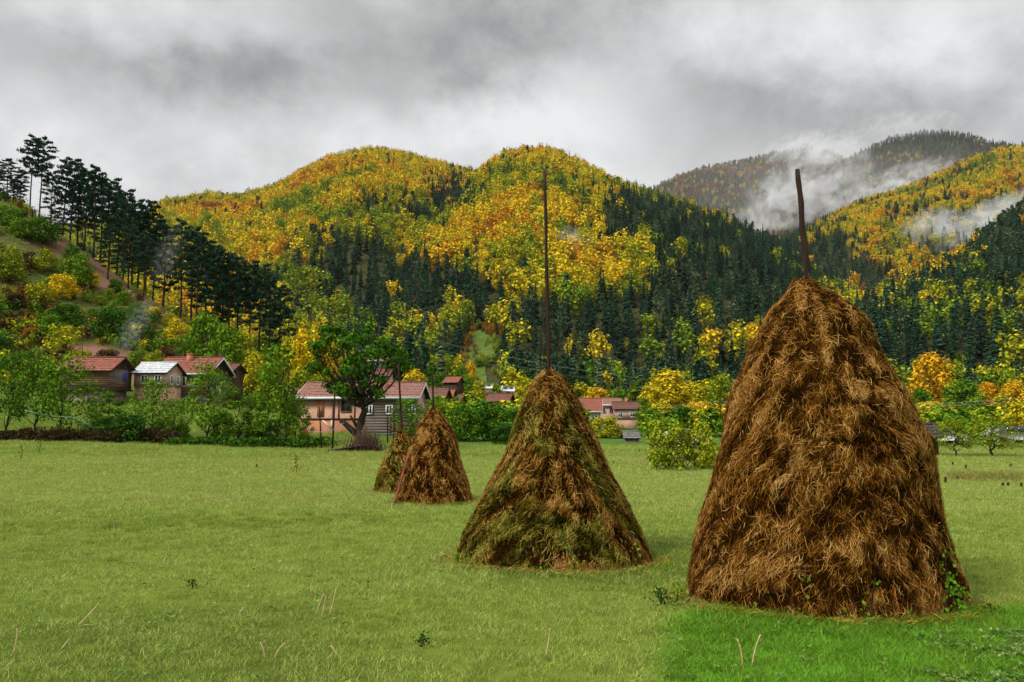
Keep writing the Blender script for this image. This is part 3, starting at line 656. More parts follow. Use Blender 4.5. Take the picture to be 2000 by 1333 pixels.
    # the centre pole
    p0, p1 = P(pole[0], pole[1], Yc) - base, P(pole[2], pole[3], Yc) - base
    d = p1 - p0; p0 = p0 - d * 0.35; pts = [p0 + d * 1.35 * f for f in np.linspace(0, 1, 14)]
    rr = np.random.default_rng(sd); pts = np.array(pts) + rr.normal(size=(14, 3)) * pole_w * kpx * 0.045
    wv = pole_w * kpx * 0.5 * (np.linspace(1.12, 0.78, 14) + rr.normal(size=14) * 0.05)
    MB().tube(pts, wv, 9).build('pole', POLEWOOD, root, True)
    # the twisted collar of hay round the pole
    mb = MB(); cc = P(pole[0], pole[1] + 6, Yc) - base; cr = pole_w * kpx * 1.0
    for k_ in range(int(150 if Yc < 15 else 60)):
        a0 = rr.uniform(0, 6.28); L = rr.uniform(0.8, 2.4); zz0 = rr.uniform(-1.6, 1.2) * cr; dz_ = rr.normal() * cr * 0.6; rd = cr * rr.uniform(0.85, 1.6) * (1.35 - 0.3 * zz0 / cr)
        an = np.linspace(a0, a0 + L, 4); mb.tube(np.stack([cc[0] + rd * np.cos(an), cc[1] + rd * np.sin(an), cc[2] + zz0 + np.linspace(0, dz_, 4)], 1), straw_w * 0.6, 3, False)
    cm = mb.mesh('hay_collar', straw); a = cm.attributes.new('rnd', 'FLOAT', 'FACE'); a.data.foreach_set('value', np.repeat(rr.random(len(cm.polygons) // 9 + 1) * .8, 9)[:len(cm.polygons)].astype(np.float32))
    ob('hay_collar', cm, root)
    return root, surf, base
FR = -math.pi / 2
S1, surf1, base1 = haystack('largest brown haystack with a short thick leaning pole',
    [(552, 1552, 1584), (566, 1541, 1604), (580, 1529, 1640), (607, 1502, 1680), (637, 1485, 1707), (665, 1471, 1717), (695, 1459, 1732), (730, 1444, 1757), (775, 1426, 1785), (820, 1416, 1800), (865, 1405, 1827), (910, 1397, 1838),
     (965, 1386, 1846), (1019, 1368, 1860), (1080, 1354, 1876), (1131, 1344, 1894), (1176, 1344, 1900)], 9.95, 1197, 150000, STRAW_BROWN,
    [(FR - 0.55, 2.62, .16, .12, .10), (FR + 0.02, 2.02, .30, .05, .11), (FR - 0.75, 1.82, .22, .16, .09), (FR + .45, 1.42, .22, .12, .08), (FR + .75, 1.75, .12, .12, .07), (FR - .2, 1.15, .35, .12, .07), (FR - .62, 1.25, .22, .10, .07), (FR + .5, .95, .2, .2, .08),
     (FR + .25, 1.1, .10, .3, .06), (FR - .5, .8, .15, .08, .07), (FR + .1, 2.45, .3, .06, .05), (FR + .4, 2.75, .3, .05, .06), (FR - .15, .35, .12, .25, .06), (FR + .8, .5, .12, .3, .07), (FR + .35, 2.2, .2, .1, .05)],
    (1579, 556, 1557, 331), 12.5, 0.0042, 1)
S2, surf2, base2 = haystack('mossy brown cone shaped haystack with a very tall thin pole',
    [(726, 1062, 1082), (735, 1052, 1096), (752, 1041, 1110), (770, 1032, 1121), (796, 1020, 1137), (829, 1006, 1150), (860, 996, 1167), (888, 985, 1177), (928, 966, 1193), (971, 944, 1216), (1007, 926, 1233), (1040, 908, 1250), (1075, 899, 1265), (1095, 897, 1271)],
    12.5, 1111, 85000, STRAW_MOSSY,
    [(FR - .3, 2.3, .3, .06, .06), (FR + .3, 2.1, .2, .1, .06), (FR + .1, 1.6, .3, .05, .05), (FR - .4, 1.1, .3, .08, .06), (FR + .3, .85, .25, .06, .06), (FR - .65, .35, .12, .1, .08), (FR - .25, .3, .1, .1, .06), (FR + .45, .35, .2, .15, .08), (FR + .8, .55, .1, .12, .06), (FR - .05, .7, .3, .05, .05)],
    (1072, 728, 1064, 334), 7.5, 0.0050, 2, lump=0.045, lenk=0.8)
S3, surf3, base3 = haystack('rusty brown rounded haystack with a red stick leaning on it',
    [(799, 841, 851), (806, 835, 857), (826, 820, 873), (846, 811, 885), (867, 803, 893), (891, 796, 898), (916, 788, 904), (936, 781, 912), (955, 775, 917), (976, 771, 922)], 20.7, 985, 28000, STRAW_BROWN,
    [(FR - .3, 1.95, .4, .07, .06), (FR + .2, 1.45, .3, .07, .06), (FR - .3, .95, .3, .08, .05), (FR + .4, .7, .3, .08, .06), (FR, .4, .3, .06, .05)], (846, 803, 845, 727), 4.2, 0.009, 3, lump=0.05, lenk=1.0)
S4, surf4, base4 = haystack('smallest mossy haystack, half hidden behind the one with the red stick',
    [(842, 779, 788), (850, 776, 794), (858, 771, 800), (871, 764, 808), (891, 752, 818), (914, 743, 828), (936, 736, 836), (958, 733, 842)], 23.6, 964, 14000, STRAW_MOSSY,
    [(FR - .3, 1.1, .4, .07, .05), (FR + .2, .7, .3, .07, .05)], (785, 843, 778, 712), 4.5, 0.010, 4, lump=0.05, lenk=1.0)
# the red stick against the third stack
a, b = ground_px(769, 19.85), P(799, 884, 20.35); a[2] -= 0.05
pts = np.array([a + (b - a) * f for f in np.linspace(0, 1, 9)]) + rng.normal(size=(9, 3)) * 0.006
STICK = noisy('red_bark', (0.06, 0.05, 0.035), (0.33, 0.07, 0.022), 5, stretch=(1, 1, 1), detail=2)
st = tag(ob('stick', None), 'bare reddish stick leaning against the rusty haystack', 'stick')
MB().tube(pts, np.linspace(.038, .026, 9), 7).build('shaft', STICK, st, True)
for f, s in ((0.45, 1), (0.62, -1), (0.3, -1), (.75, -1)):
    p_ = a + (b - a) * f; MB().tube([p_, p_ + np.array([-.10, -.02, .05])], [.012, .006], 5).build('twig', STICK, st)

# ------------------------------------------------------------------ grass
def tuft(seed, n=26, H=0.085, R=0.11, wd=0.0065, lean=0.95):
    r = np.random.default_rng(seed); p = np.zeros((n, 3)); a = r.random(n) * 6.283; rr = R * np.sqrt(r.random(n)); p[:, 0] = rr * np.cos(a); p[:, 1] = rr * np.sin(a); p[:, 2] = -0.015
    h = H * r.uniform(.55, 1.25, n); la = r.random(n) * 6.283; ln = h * lean * r.uniform(.3, 1.4, n); dv = np.stack([np.cos(la) * ln, np.sin(la) * ln, np.zeros(n)], 1)
    fa = r.random(n) * 6.283; wv = np.stack([np.cos(fa), np.sin(fa), np.zeros(n)], 1) * (wd * r.uniform(.6, 1.3, n))[:, None] * .5
    up = np.zeros((n, 3)); up[:, 2] = h
    b = p + dv * .35 + up * .6; c = p + dv + up
    V = np.stack([p - wv, p + wv, b - wv * .8, b + wv * .8, c], 1).reshape(-1, 3); i0 = np.arange(n)[:, None] * 5
    return mesh('tuft', V, [i0 + np.array([0, 1, 3, 2]), i0 + np.array([2, 3, 4])], GRASSM, {'rnd': ('FACE', np.tile(r.random(n), 2))})
def rosette(seed, n=7, L=0.09, mat=None):
    r = np.random.default_rng(seed); mb = []; q = []; k_ = 0
    for i in range(n):
        a = i * 6.283 / n + r.normal() * .3; l = L * r.uniform(.6, 1.2); w_ = l * r.uniform(.22, .34); ca, sa = math.cos(a), math.sin(a); z1, z2 = l * r.uniform(.25, .6), l * r.uniform(.15, .7)
        mb += [(0, 0, .0), (ca * l * .55 - sa * w_, sa * l * .55 + ca * w_, z1), (ca * l, sa * l, z2), (ca * l * .55 + sa * w_, sa * l * .55 - ca * w_, z1)]; q.append((k_, k_ + 1, k_ + 2, k_ + 3)); k_ += 4
    return mesh('rosette', mb, [np.array(q)], mat or GRASSM, {'rnd': ('FACE', r.random(n))})
TUFTS = [tuft(300 + i, 30, (0.05, 0.06, 0.072, 0.04)[i]) for i in range(4)]
def keep_out(X, Y):
    k = np.zeros(len(X), bool)
    for bs, r_ in ((base1, 1.62), (base2, 1.42), (base3, .95), (base4, .78)):
        k |= ((X - bs[0]) / r_) ** 2 + ((Y - bs[1]) / (r_ * .8)) ** 2 < 0.94
    return k
gp, gs, gt = [], [], []
for (y0, y1, dens, s0) in ((5.2, 10, 130, 0.85), (10, 17, 60, 1.05), (17, 30, 26, 1.35), (30, 47, 9, 2.0), (47, 66, 6, 2.6)):
    n = int(dens * 0.86 * (y1 ** 2 - y0 ** 2)); Yv = np.sqrt(rng.uniform(y0 ** 2, y1 ** 2, n)); Xv = rng.uniform(-.86, .86, n) * Yv
    k = ~keep_out(Xv, Yv); Xv, Yv = Xv[k], Yv[k]
    gr = greener(Xv, Yv); nA = fbm(Xv * .5, Yv * .8, 15, 4); nB = fbm(Xv * .13, Yv * .33, 16, 3)
    nC = fbm(Xv * 3.5, Yv * 3.5, 17, 2); ti = 0.33 + (nA - .5) * .20 + (nB - .5) * .16 + (nC - .5) * .28 + rng.normal(size=len(Xv)) * .06
    ti = ti + 0.12 * smooth(17.5, 20, Yv + Xv * .08) * (1 - smooth(38, 46, Yv)) - 0.1 * np.exp(-((Yv - 17.0 - Xv * .12) / .9) ** 2) * smooth(1, -4, Xv)
    ti = np.where(rng.random(len(Xv)) < .03 + 0.14 * smooth(34, 46, Yv) * smooth(.45, .6, nB), rng.uniform(.58, .7, len(Xv)), np.clip(ti, 0.02, .56))
    ti = np.where(rng.random(len(Xv)) < gr, rng.uniform(.78, .98, len(Xv)), ti)
    gp.append(np.stack([Xv, Yv, gz(Xv, Yv)], 1)); gt.append(ti); gs.append(s0 * rng.uniform(.7, 1.3, len(Xv)) * (0.55 + .5 * nA + .5 * nC) * (1 + .25 * gr))
gp, gs, gt = np.concatenate(gp), np.concatenate(gs), np.concatenate(gt)
scatter('grass', TUFTS, gp, gs, rng.uniform(0, 6.28, len(gp)), gt, rng.integers(0, 4, len(gp)), 'short olive green grass covering the hay meadow')
# taller fringe of grass and broad weeds round the feet of the stacks
fp, fs, ft = [], [], []
for bs, r_, n in ((base1, 1.66, 900), (base2, 1.46, 420), (base3, 1.0, 160), (base4, .82, 100)):
    a_ = rng.uniform(0, 6.28, n); rd = r_ * (1.0 + np.abs(rng.normal(size=n)) * .07); X_, Y_ = bs[0] + np.cos(a_) * rd, bs[1] + np.sin(a_) * rd * .8
    g_ = greener(X_, Y_); fp.append(np.stack([X_, Y_, gz(X_, Y_)], 1)); fs.append(rng.uniform(1.0, 2.0, n)); ft.append(np.where(rng.random(n) < np.maximum(g_, .15), rng.uniform(.78, .98, n), rng.uniform(.2, .5, n)))
scatter('fringe_grass', TUFTS, np.concatenate(fp), np.concatenate(fs), rng.uniform(0, 6.28, sum(map(len, fp))), np.concatenate(ft), rng.integers(0, 4, sum(map(len, fp))), 'longer grass growing round the feet of the haystacks')
WEEDM = leafmat('weed_leaves', [(0.0, (0.04, 0.11, 0.012)), (0.55, (0.11, 0.22, 0.025)), (1.0, (0.26, 0.33, 0.10))], .6, 1.4, .3, .25, .5)
ROS = [rosette(400 + i, 5, .05, WEEDM) for i in range(3)]
n = 4200; Yv = np.sqrt(rng.uniform(5.2 ** 2, 24 ** 2, n)); Xv = rng.uniform(-.86, .86, n) * Yv; k = (~keep_out(Xv, Yv)) & (rng.random(n) < smooth(.42, .6, fbm(Xv * .6, Yv * .6, 44)) * .8 + .1); Xv, Yv = Xv[k], Yv[k]
n2_ = 9000; Yc_ = rng.uniform(5.3, 8.2, n2_); Xc_ = rng.uniform(.33, .69, n2_) * Yc_; k2 = rng.random(n2_) < np.clip(.15 + 1.6 * (fbm(Xc_ * 2, Yc_ * 2, 45) - .5) + 2.6 * (Xc_ / Yc_ - .50) - .22 * (Yc_ - 6.6), 0, .9); Xc_, Yc_ = Xc_[k2], Yc_[k2]
Xv, Yv = np.concatenate([Xv, Xc_]), np.concatenate([Yv, Yc_])
scatter('clover', ROS, np.stack([Xv, Yv, gz(Xv, Yv) + .035], 1), rng.uniform(.4, 1.0, len(Xv)), rng.uniform(0, 6.28, len(Xv)), np.clip(rng.normal(.52, .28, len(Xv)), 0, 1), rng.integers(0, 3, len(Xv)), 'pale broad leaved clover and weeds spread through the meadow grass')

# dry stalks left standing in the field
DRY = noisy('dry_stalk', (0.28, 0.19, 0.07), (0.62, 0.5, 0.28), 20)
HEADM = noisy('seed_head', (0.05, 0.03, 0.02), (0.16, 0.10, 0.05), 40)
def stalk(label, x0, y0, x1, y1, bend=0.0, head=True, extra=None):
    Yg = EYE * F / (y0 - 820); b_ = ground_px(x0, Yg); t_ = P(x1, y1, Yg); md = (b_ + t_) / 2 + np.array([bend * Yg / F, 0, abs(bend) * .5 * Yg / F])
    f = np.linspace(0, 1, 7)[:, None]; pts = b_ * (1 - f) ** 2 + 2 * md * f * (1 - f) + t_ * f ** 2
    root = tag(ob('dry_stalk', None, loc=b_), label, 'stalk', 'dry stalks in the meadow')
    MB().tube(pts - b_, np.linspace(.008, .006, 7), 5).build('stem', DRY, root, True)
    if head: MB().tube([pts[-1] - b_, pts[-1] - b_ + (pts[-1] - pts[-2]) * .12], [.009, .004], 6).build('seed_head', HEADM, root)
    if extra: MB().tube([np.zeros(3), [extra[0] * .5 * Yg / F, 0, .02], [extra[0] * Yg / F, 0, .015]], .0045, 5).build('leaf', DRY, root)
for a_ in [('longest pale stalk slanting to its right near the bottom edge of the meadow', 151, 1213, 195, 1178, 0, True, (30,)), ('thin upright stalk close to the bottom corner, left of everything', 27, 1262, 34, 1226, 2), ('left one of three upright stalks standing close together', 618, 1190, 634, 1158, -4),
           ('short middle one of three upright stalks standing close together', 627, 1196, 637, 1163, 1), ('tallest of three upright stalks standing close together', 642, 1193, 657, 1147, 2), ('lone upright stalk between the two largest haystacks, near the bottom', 1066, 1270, 1075, 1226, 1),
           ('left curved stalk of the bent pair on the grass', 517, 1271, 508, 1255, 4, False), ('right curved stalk of the bent pair on the grass', 537, 1269, 556, 1257, -5, False), ('small hooked stalk lying beside the bent pair', 660, 1269, 646, 1262, 3, False),
           ('curved stalk leaning left on the bright green grass before the largest stack', 1451, 1285, 1439, 1246, 5, True, (-22,)), ('curved stalk leaning right on the bright green grass before the largest stack', 1469, 1284, 1486, 1239, -5, True), ('short curved stalk in the grass above the bent pair', 465, 1199, 475, 1187, -3, False),
           ('low bent stalk near the thin upright stalk at the bottom corner', 121, 1252, 135, 1248, 0, False), ('pale upright stalk in the darker grass far from the stacks', 153, 1036, 154, 1021, 1, False), ('pale bent stalk standing in the darker grass', 223, 1039, 222, 1027, -2, False), ('short stalk in a straw coloured clump in mid meadow', 548, 1025, 561, 1015, -3, False),
           ('short lying stalk in mid meadow', 233, 1053, 242, 1047, 0, False)]: stalk(*a_)
# dark weeds standing in the far half of the field
def weed(label, x, y, top, n=40, w_=.10, tint=.1):
    Yg = EYE * F / (y - 820); b_ = ground_px(x, Yg); H = (y - top) * Yg / F; r = np.random.default_rng(int(x)); mb = MB()
    root = tag(ob('field_weed', None, loc=b_), label, 'weed', 'dry weeds in the meadow'); mb.tube([(0, 0, -.05), (H * .05, 0, H * .5), (H * .03, 0, H)], [.012, .01, .005], 5); mb.build('stem', BARK, root)
    f = r.random(n); C = np.stack([r.normal(size=n) * w_ * H * (1.2 - f), r.normal(size=n) * w_ * H, H * (.15 + .85 * f)], 1); V, q = leaf_faces(C, .045 * H + .015, r, .3)
    c = ob('leaves', mesh('leaves', V, [q], LEAF, {'rnd': ('FACE', r.random(n))}), root); c['tint'] = tint
for a_ in [('tall dry weed standing alone in the field before the orchard trees', 578, 925, 887, 50, .12, .95), ('thin weed near the hedge at the edge of the field', 40, 900, 868, 24, .08, .95), ('leafy weed at the hedge in the corner of the field', 77, 890, 865, 60, .2, .2), ('bushy weed close to the foot of the mossy stack', 893, 1095, 1068, 50, .3, .3),
           ('low sprawling weed clump in the middle of the meadow', 375, 1142, 1124, 50, .5, .12), ('weed clump between the two largest haystacks', 1290, 1165, 1130, 90, .45, .1), ('pale dock plant beside the foot of the largest haystack', 1322, 1158, 1120, 80, .4, .3), ('broad leaved weed at the field edge beside the largest stack', 1935, 1180, 1155, 60, .5, .12), ('dark weed clump low in the grass near the bottom', 825, 1247, 1228, 60, .7, .05)]: weed(*a_)
# bindweed climbing the two big stacks
def creeper(label, surf, base, spots, leaf, seed):
    r = np.random.default_rng(seed); root = tag(ob('creeper', None, loc=base), label, 'creeper', 'creepers on the haystacks'); C = []; mb = MB()
    for (th, z1, n) in spots:
        zz = np.linspace(-.02, z1, 9); tt = th + np.cumsum(r.normal(size=9) * .03); p_ = surf(tt, zz); nn = np.stack([np.cos(tt), np.sin(tt), tt * 0], 1); mb.tube(p_ + nn * .03, .005, 4)
        i = r.random(n) ** 1.5 * 8; C.append(np.stack([np.interp(i, range(9), (p_ + nn * .045)[:, j]) for j in range(3)], 1) + r.normal(size=(n, 3)) * np.array([.05, .03, .04]))
    mb.build('vine', BARK, root); C = np.concatenate(C); V, q = leaf_faces(C, leaf, r, .2, 1.3, np.array([[0, -1.2, .5]]))
    c = ob('leaves', mesh('leaves', V, [q], LEAF, {'rnd': ('FACE', r.random(len(C)))}), root); c['tint'] = .24
creeper('green bindweed climbing the foot of the largest haystack', surf1, base1, [(FR + .85, .62, 60), (FR + .72, .45, 50), (FR + .62, .8, 55), (FR + .95, .4, 50), (FR + .5, .5, 22), (FR + .25, .3, 14), (FR - .05, .6, 14), (FR - .45, .65, 16), (FR - .62, .5, 12), (FR + .02, .3, 14), (FR - .25, .3, 14)], .035, 3)
creeper('few green shoots at the foot of the mossy cone shaped stack', surf2, base2, [(FR + .12, .55, 26), (FR + .9, .35, 16), (FR - 1.0, .12, 30), (FR - .15, .12, 14)], .035, 4)
# dry grass bank and little posts at the far right of the field
n = 500; Yv = rng.normal(29.5, .8, n); Xv = rng.uniform(.545, .70, n) * Yv
scatter('dry_grass', TUFTS, np.stack([Xv, Yv, gz(Xv, Yv)], 1), rng.uniform(2.2, 4.2, n), rng.uniform(0, 6.28, n), rng.uniform(.6, .7, n), rng.integers(0, 4, n), 'strip of rusty dry grass at the edge of the field')
for i, (x, y, top) in enumerate([(1846, 942, 930), (1869, 936, 928), (1886, 915, 907), (1860, 907, 900), (1974, 912, 905), (1958, 948, 940), (1968, 948, 940), (1994, 948, 940), (1198, 906, 899), (1248, 881, 876), (1197, 905, 900), (500, 912, 905)]):
    Yg = EYE * F / (y - 820); b_ = ground_px(x, Yg); h_ = (y - top) * Yg / F
    if i == 10: continue
    tag(MB().tube([(0, 0, -.1), (.02, 0, h_ * .5), (.03, 0, h_)], [.045, .04, .035], 6).build('short_post', POLEWOOD, None, loc=b_),
        'short dark stake sticking up from the grass of the meadow', 'stake', 'little stakes scattered in the meadow')

# ------------------------------------------------------------------ trees near the field and in the village
PROTO = {}
def proto(key, *a, **k): PROTO[key] = broadleaf(*a, **k)
for i in range(4): proto('orchard%d' % i, 500 + i, 5.0, 4.0, .26, 20, .125, 2100, .95, .09)
for i in range(2): proto('slim%d' % i, 510 + i, 5.0, 2.4, .18, 18, .11, 1700, 1.2, .055, multi=2)
for i in range(3): proto('bush%d' % i, 520 + i, 2.2, 2.4, .04, 21, .095, 3000, 1.0, .04, multi=3)
for i in range(3): proto('round%d' % i, 530 + i, 9.0, 7.5, .16, 24, .34, 2400, 1.0, .16)
for i in range(2): proto('tall%d' % i, 540 + i, 12.0, 7.0, .14, 26, .38, 2600, 1.25, .14, multi=2)
def tree(name, label, key, x, Y, top, wpx, tint, cat='tree', group=None, rot=None):
    p = ground_px(x, Y); tz = P(x, top, Y)[2]; H = max(tz - p[2], .5); ref_h = {'orchard': 5, 'slim': 5, 'bush': 2.2, 'round': 9, 'tall': 12}[key[:-1]]; ref_w = {'orchard': 4, 'slim': 2.4, 'bush': 2.4, 'round': 7.5, 'tall': 7}[key[:-1]]
    wd = wpx * Y / F; r_ = rng.uniform(0, 6.28) if rot is None else rot
    root = tag(ob(name, None, loc=p, rot=(0, 0, r_), scale=(wd / ref_w, wd / ref_w, H / ref_h)), label, cat, group)
    tm, cm = PROTO[key]; ob('trunk' if cat == 'tree' else 'stems', tm, root); c = ob('crown' if cat == 'tree' else 'leaves', cm, root); c['tint'] = float(tint); return root
T = tree
T('orchard_tree', 'dark green orchard tree at the edge of the picture behind the hedge', 'orchard0', 14, 63, 690, 95, .2)
T('orchard_tree', 'second green orchard tree from the picture edge, trunk rising from the hedge', 'orchard1', 68, 63.5, 692, 90, .24)
T('orchard_tree', 'orchard tree with slanting trunk before the barn', 'orchard2', 120, 62, 702, 120, .24)
T('yellow_tree', 'tall yellow and green tree beside the end of the barn roof', 'slim0', 122, 84, 632, 85, .5)
T('orchard_tree', 'thin orchard tree standing just below the barn', 'slim1', 205, 66, 765, 90, .24)
T('orchard_tree', 'orchard tree in front of the tin roofed house', 'orchard3', 296, 62, 742, 90, .26)
T('orchard_tree', 'slim young tree between the tin roofed house and the large orchard tree', 'slim0', 344, 61, 775, 55, .28)
T('orchard_tree', 'large bright green orchard tree with forked trunk before the tiled house', 'orchard1', 402, 60, 712, 105, .28)
T('orchard_tree', 'narrow leafy tree right of the large forked orchard tree', 'slim1', 462, 60, 760, 70, .27)
T('orchard_tree', 'tall upright dark trunked tree in the orchard row', 'slim0', 537, 59, 668, 95, .27)
T('orchard_tree', 'small thin tree beside the tall upright dark trunk', 'slim1', 500, 60.5, 765, 50, .25)
T('orchard_tree', 'last small tree of the orchard row, towards the long house', 'slim0', 576, 59, 770, 55, .27)
T('orchard_tree', 'thin leafy sapling behind the end of the orchard row', 'slim1', 560, 61, 780, 50, .3)
for i, (x, tp, wd, ti, key) in enumerate([(430, 800, 50, .2, 'bush0'), (480, 825, 45, .2, 'bush1'), (355, 828, 40, .24, 'bush2'), (598, 810, 30, .3, 'slim1'), (522, 820, 60, .14, 'bush0'), (320, 822, 50, .16, 'bush1')]):
    T('undergrowth_bush', ['low bush under the large forked orchard tree', 'dark bush low in the middle of the orchard row', 'leafy bush below the tin roofed house', 'thin shrub at the end of the orchard row', 'dark bush at the foot of the tall upright tree', 'dark shrub below the orchard tree with yellow leaves'][i], key, x, 61.5, tp, wd, ti, 'bush', 'bushes in the orchard row')
T('bush', 'rounded dark bush at the end of the hedge', 'bush0', 246, 60, 808, 80, .10, 'bush')
T('bush', 'brownish bush next to the rounded dark bush', 'bush2', 200, 61, 815, 70, .13, 'bush')
# the hedge along the field
def hedge(label, x0, x1, Y, y_top, n, tint, seed):
    r = np.random.default_rng(seed); xs_ = np.linspace(x0, x1, 40); pts = np.array([ground_px(x, Y + .6 * math.sin(x * .05)) for x in xs_]); hh = np.array([P(0, y_top, Y)[2]]) - pts[:, 2]
    i = r.integers(0, 40, n); hv = np.maximum(hh[i], .4) * (0.55 + .7 * vnoise(xs_[i] * .06, 0, seed)); C = pts[i] + np.stack([r.normal(size=n) * .35, r.normal(size=n) * .4, r.random(n) ** .8 * hv], 1)
    root = tag(ob('hedge', None, loc=pts[0]), label, 'hedge'); V, q = leaf_faces(C - pts[0], .13, r, .4); c = ob('leaves', mesh('leaves', V, [q], LEAF, {'rnd': ('FACE', r.random(n))}), root); c['tint'] = tint
    mb = MB()
    for k_ in range(90):
        j = r.integers(0, 40); p_ = pts[j] - pts[0]; mb.tube([p_ + [r.normal() * .3, r.normal() * .2, -.1], p_ + [r.normal() * .6, r.normal() * .3, hh[j] * r.uniform(.6, 1.1)]], [.025, .008], 4)
    mb.build('branches', BARK, root)
hedge('low brown green hedge along the far edge of the meadow', -40, 340, 60, 838, 5200, 1.05, 7)
hedge('low green hedge under the orchard row at the edge of the meadow', 335, 640, 58.5, 852, 2600, .15, 8)
# the pollarded walnut with the brush heap
wp = ground_px(703, 55.5); r = np.random.default_rng(77); kpx = 55.5 / F
root = tag(ob('walnut_tree', None, loc=wp), 'big gnarled green tree with thick leaning trunk before the long house', 'tree'); mb = MB()
def wl(x, y, dY=0): return P(x, y, 55.5 + dY) - wp
mb.tube([wl(703, 885), wl(702, 868), wl(700, 845), wl(706, 820), wl(712, 803), wl(706, 782), wl(700, 755)], np.array([9.5, 7.5, 6.5, 7, 6, 4.5, 3]) * kpx, 10)
ends = [(640, 660, -1.5), (665, 650, 1), (690, 655, -.5), (715, 662, 1.5), (745, 672, 0), (770, 680, -1), (622, 690, .5), (640, 725, -.6), (660, 745, .8), (700, 700, -1.4), (720, 720, 1), (742, 740, -.8), (765, 712, .6), (690, 740, 1.4), (780, 700, 0), (655, 690, 1.6), (730, 690, -1.6), (676, 670, -1.8), (710, 750, -1.2), (755, 690, 1.4), (630, 672, -.2), (668, 762, -1), (690, 770, 1), (725, 762, .6), (650, 752, 1.2), (740, 768, -.6), (678, 722, -1.9), (705, 715, 1.9), (790, 712, .5), (785, 690, -.9), (700, 735, 0), (680, 705, .4), (612, 675, -.6), (618, 715, .4), (720, 640, .3), (660, 640, .2), (636, 645, .5)]
blobs = []
for (ex, ey, dd) in ends:
    e_ = wl(ex, ey, dd); st_ = wl(704 + r.normal() * 4, r.uniform(752, 806)); mid = wl((ex + 704) / 2 + (ex - 704) * .22, (ey + 800) / 2 + 10, dd * .6)
    f = np.linspace(0, 1, 7)[:, None]; mb.tube(st_ * (1 - f) ** 2 + 2 * mid * f * (1 - f) + e_ * f ** 2, np.linspace(2.6, .7, 7) * kpx, 5)
    b_ = r.uniform(11, 22) * kpx; blobs.append((*e_, b_, b_, b_ * .8))
mb.tube([wl(696, 848), wl(685, 838), wl(672, 826), wl(664, 821)], np.array([7, 6, 5, 4]) * kpx, 7); mb.tube([wl(700, 838), wl(690, 822), wl(684, 812)], np.array([4, 3, 2]) * kpx, 6)
mb.build('trunk', BARK, root, True); C, N = blob_points(blobs, 8500, r, .25); V, q = leaf_faces(C, .14, r, .4, 1.7, N); c = ob('crown', mesh('crown', V, [q], LEAF, {'rnd': ('FACE', r.random(len(C)))}), root); c['tint'] = .17
hp = ground_px(712, 53.5); root = tag(ob('brush_heap', None, loc=hp), 'heap of cut branches piled round the gnarled tree', 'brush heap')
mb = MB()
for k_ in range(330):
    a_ = r.uniform(0, 6.28); rad = r.uniform(.3, 1.35); b_ = np.array([math.cos(a_) * rad * 1.05, math.sin(a_) * rad * .8, -.05]); L = r.uniform(.7, 1.9); lean = r.uniform(.2, .9); d_ = np.array([-math.cos(a_ + r.normal() * .7) * lean, -math.sin(a_ + r.normal() * .7) * lean, r.uniform(.25, 1)]); d_ /= np.linalg.norm(d_)
    mb.tube([b_, b_ + d_ * L * .5 + r.normal(size=3) * .06, b_ + d_ * L], [.028, .02, .008], 4)
for k_ in range(26):
    mb.tube([(-1.9 + r.normal() * .2, -.6 + r.normal() * .3, r.uniform(0, .15)), (-.6, -.5 + r.normal() * .3, .35), (.7 + r.normal() * .4, r.normal() * .4, .8 + r.normal() * .3)], [.035, .025, .012], 4)
mb.build('branches', noisy('cut_branches', (0.02, 0.012, 0.008), (0.13, 0.075, 0.05), 7), root)
# poles and clothes-line like hoses round the garden
for (lab, x, Y, y0, tx, ty, w_) in [('tall thin bare pole in front of the long house, before its pink wall', 649, 57, 858, 654, 766, 4), ('shorter thin stake standing left of the tall garden pole', 628, 57.5, 868, 623, 794, 3.4), ('thin stake standing between the gnarled tree and the plank wall', 768, 62, 842, 770, 800, 3), ('thin stake leaning by the gate below the plank wall', 757, 62, 835, 756, 812, 3)]:
    p = ground_px(x, Y); t_ = P(tx, ty, Y) - p
    tag(MB().tube([(0, 0, -.3), t_ * .5 + np.array([.02, 0, 0]), t_], np.array([1, .85, .65]) * w_ * .5 * Y / F, 7).build('garden_pole', POLEWOOD, None, True, loc=p), lab, 'pole', 'garden poles')
HOSE = noisy('pale_hose', (0.12, 0.24, 0.23), (0.2, 0.34, 0.33), 3, .5, .4)
def hose(label, pts, Y, r_=.024):
    p = np.array([P(x, y, Y) for x, y in pts]); i = np.linspace(0, len(p) - 1, len(p) * 5); q_ = np.stack([np.interp(i, range(len(p)), p[:, j]) for j in range(3)], 1)
    for _ in range(4): q_[1:-1] = (q_[:-2] + q_[1:-1] * 2 + q_[2:]) / 4
    tag(MB().tube(q_ - q_[0], r_, 6).build('hose', HOSE, None, True, loc=q_[0]), label, 'hose', 'pale garden hoses')
hose('pale turquoise hose sagging from the stub of the gnarled tree', [(605, 843), (620, 845), (635, 843), (650, 840), (662, 833), (672, 826)], 55.3)
hose('pale turquoise hose hanging between the brush heap and the smallest stack', [(735, 846), (748, 849), (760, 848), (772, 846), (779, 845)], 58)
hose('long pale hose strung across the orchard below the barn', [(48, 802), (80, 810), (110, 814), (140, 815), (160, 822), (180, 834), (197, 842)], 60.5)

